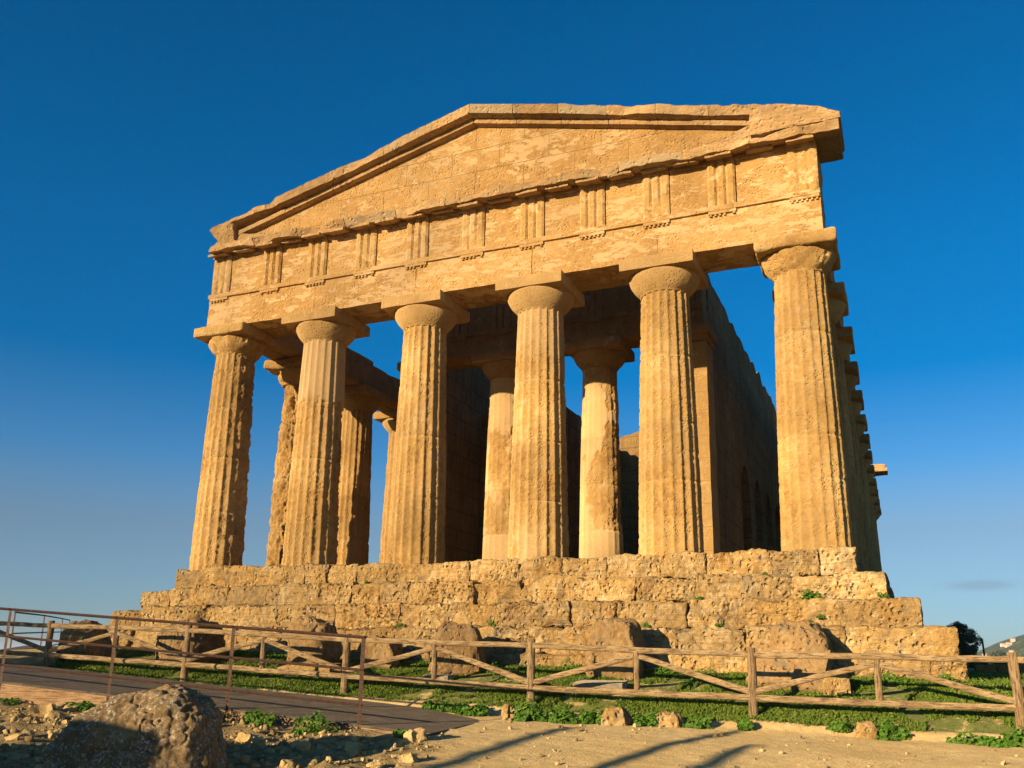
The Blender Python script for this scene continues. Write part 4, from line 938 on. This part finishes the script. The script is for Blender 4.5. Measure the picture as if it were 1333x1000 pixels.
# ------------------------------------------------------------------ right background
tree('olive_tree', 'dark olive bush standing just behind the right corner of the temple base', (11.62, 27, -2.6), 2.3, .82, 15000, .05, M_olive, .1, 40, 3, 1.15)
for x, y, z, w, h, lab in ((14.6, 45, -2.9, 1.5, 1.35, 'rounded olive green shrub by the dark pole at far right'), (15.9, 44, -2.9, 1.2, 1.15, 'rounded olive green shrub at the right edge behind the fence'), (13.55, 47, -2.9, .7, 1.0, 'small shrub between the dark olive and the pole')):
    bush('scrub_bush', lab, 'shrub', (x, y, z), (w, w, h), 5200, .06, M_scrub, clumps=22)
mb = MB()
for k in range(9):
    for l in range(2): rock(mb, (10.9+k*.62+.3*l, 13.0, -2.75+l*.27), (11.5+k*.62+.3*l, 13.5, -2.49+l*.27+.03*(k % 3)), res=.1, rnd=.06, amp=.05, seed=k+9*l)
tag(mb.build('stone_wall', M_wal, None), 'low dry stone wall in shade behind the lawn at far right', 'wall')
mb = MB(); tube(mb, (0, 0, -.8), (-.06, 0, 1.0), .05, .045, 8, 4, 0.0, 2); o = mb.build('pole', M_bark, None); o.location = (12.9, 32, -2.1); tag(o, 'short dark wooden pole standing beyond the lawn at far right', 'pole')
M_house = simple('pale_house_wall', (.55, .46, .34), .9, 0, 1, .1); M_roof = simple('tiled_roof', (.36, .2, .12), .9, 0, 1, .2)
hr = random.Random(4); hn = 0
while hn < 11:
    x = hr.uniform(95, 230); y = hr.uniform(1180, 1420); z = float(hill_h(np.array(x), np.array(y)))
    s = hr.uniform(1.8, 3.6); h = s*hr.uniform(.8, 1.2)
    t = thing('house', 'tiny pale house scattered on the far hillside', 'house', (x, y, z-1), 'houses on the far hill'); t.rotation_euler = (0, 0, hr.uniform(-.6, .6))
    mb = MB(); box(mb, (-s, -s*.7, 0), (s, s*.7, h+1)); mb.build('wall', M_house, t, smooth=False)
    mb = MB(); v = [(-s*1.1, -s*.8, h+1), (s*1.1, -s*.8, h+1), (s*1.1, s*.8, h+1), (-s*1.1, s*.8, h+1), (-s*1.1, 0, h+1+s*.4), (s*1.1, 0, h+1+s*.4)]
    mb.add(v, [np.array([[0, 1, 5, 4], [2, 3, 4, 5]]), np.array([[0, 4, 3], [1, 2, 5]])]); mb.build('roof', M_roof, t, smooth=False); hn += 1

# ------------------------------------------------------------------ unseen things placed behind and beside the viewpoint to shade the foreground
tree('olive_tree', 'broad olive tree left of the viewpoint that shades the far left stones', (-11.9, -15.6, -2.75), 3.9, 1.5, 9000, .09, M_olive, .2, 24, 8)
mb = MB()
def wfn(p): p[:, 2] += .08*fbm(np.stack([p[:, 0]*1.1, p[:, 1]*1.1, p[:, 0]*0], -1), 3); return p
rock(mb, (-2.6, -.25, 0), (.5, .25, 2.3), res=.1, rnd=.12, amp=.05, seed=3, fn=wfn)  # unseen wall, added and sized to shade the lower half of the boulder
o = mb.build('stone_wall', M_wal, None); o.location = (.08, -18.55, -3.72); o.rotation_euler = (0, 0, R(-19.5)); tag(o, 'added unseen stone wall left of the viewpoint, shading the foot of the boulder', 'wall')
sh = thing('shadow_frame', 'added unseen frame of posts and beams behind the viewpoint, casting streaks on the path', 'shadow_caster', (-1, -28, -3.6))  # invented frame, its beams laid out to throw shadow streaks across the path
for k, (a, b) in enumerate((((-.07, -29.0, .40), (1.31, -21.7, .40)), ((.93, -29.0, .40), (1.73, -23.6, .40)), ((-1.22, -29.0, .40), (-.74, -22.7, .42)))):
    o0 = np.array((-1, -28, -3.6)); mb = MB(); tube(mb, np.array(a)-o0, np.array(b)-o0, .10, .075, 10, 10, .0, k); mb.build('beam', M_logx, sh)
    mb = MB(); tube(mb, np.array((a[0], a[1], -3.8))-o0, np.array(a)-o0, .09, .08, 8, 4, 0, k); mb.build('post', M_logz, sh)

# ------------------------------------------------------------------ evening air
mb = MB(); box(mb, (-14000, -2600, -119.5), (14000, 26000, 62)); hz_o = mb.build('haze', None, None, smooth=False, kind='stuff')
tag(hz_o, 'thin pale evening haze over the far hillside and sea', 'haze', kind='stuff')
hm = bpy.data.materials.new('haze_air'); hm.use_nodes = True; hm.node_tree.nodes.clear()
vo = hm.node_tree.nodes.new('ShaderNodeVolumePrincipled'); vo.inputs['Color'].default_value = (.75, .85, 1, 1); vo.inputs['Density'].default_value = .00008; vo.inputs['Anisotropy'].default_value = 0.0
ho = hm.node_tree.nodes.new('ShaderNodeOutputMaterial'); hm.node_tree.links.new(vo.outputs[0], ho.inputs['Volume']); hz_o.data.materials.append(hm)
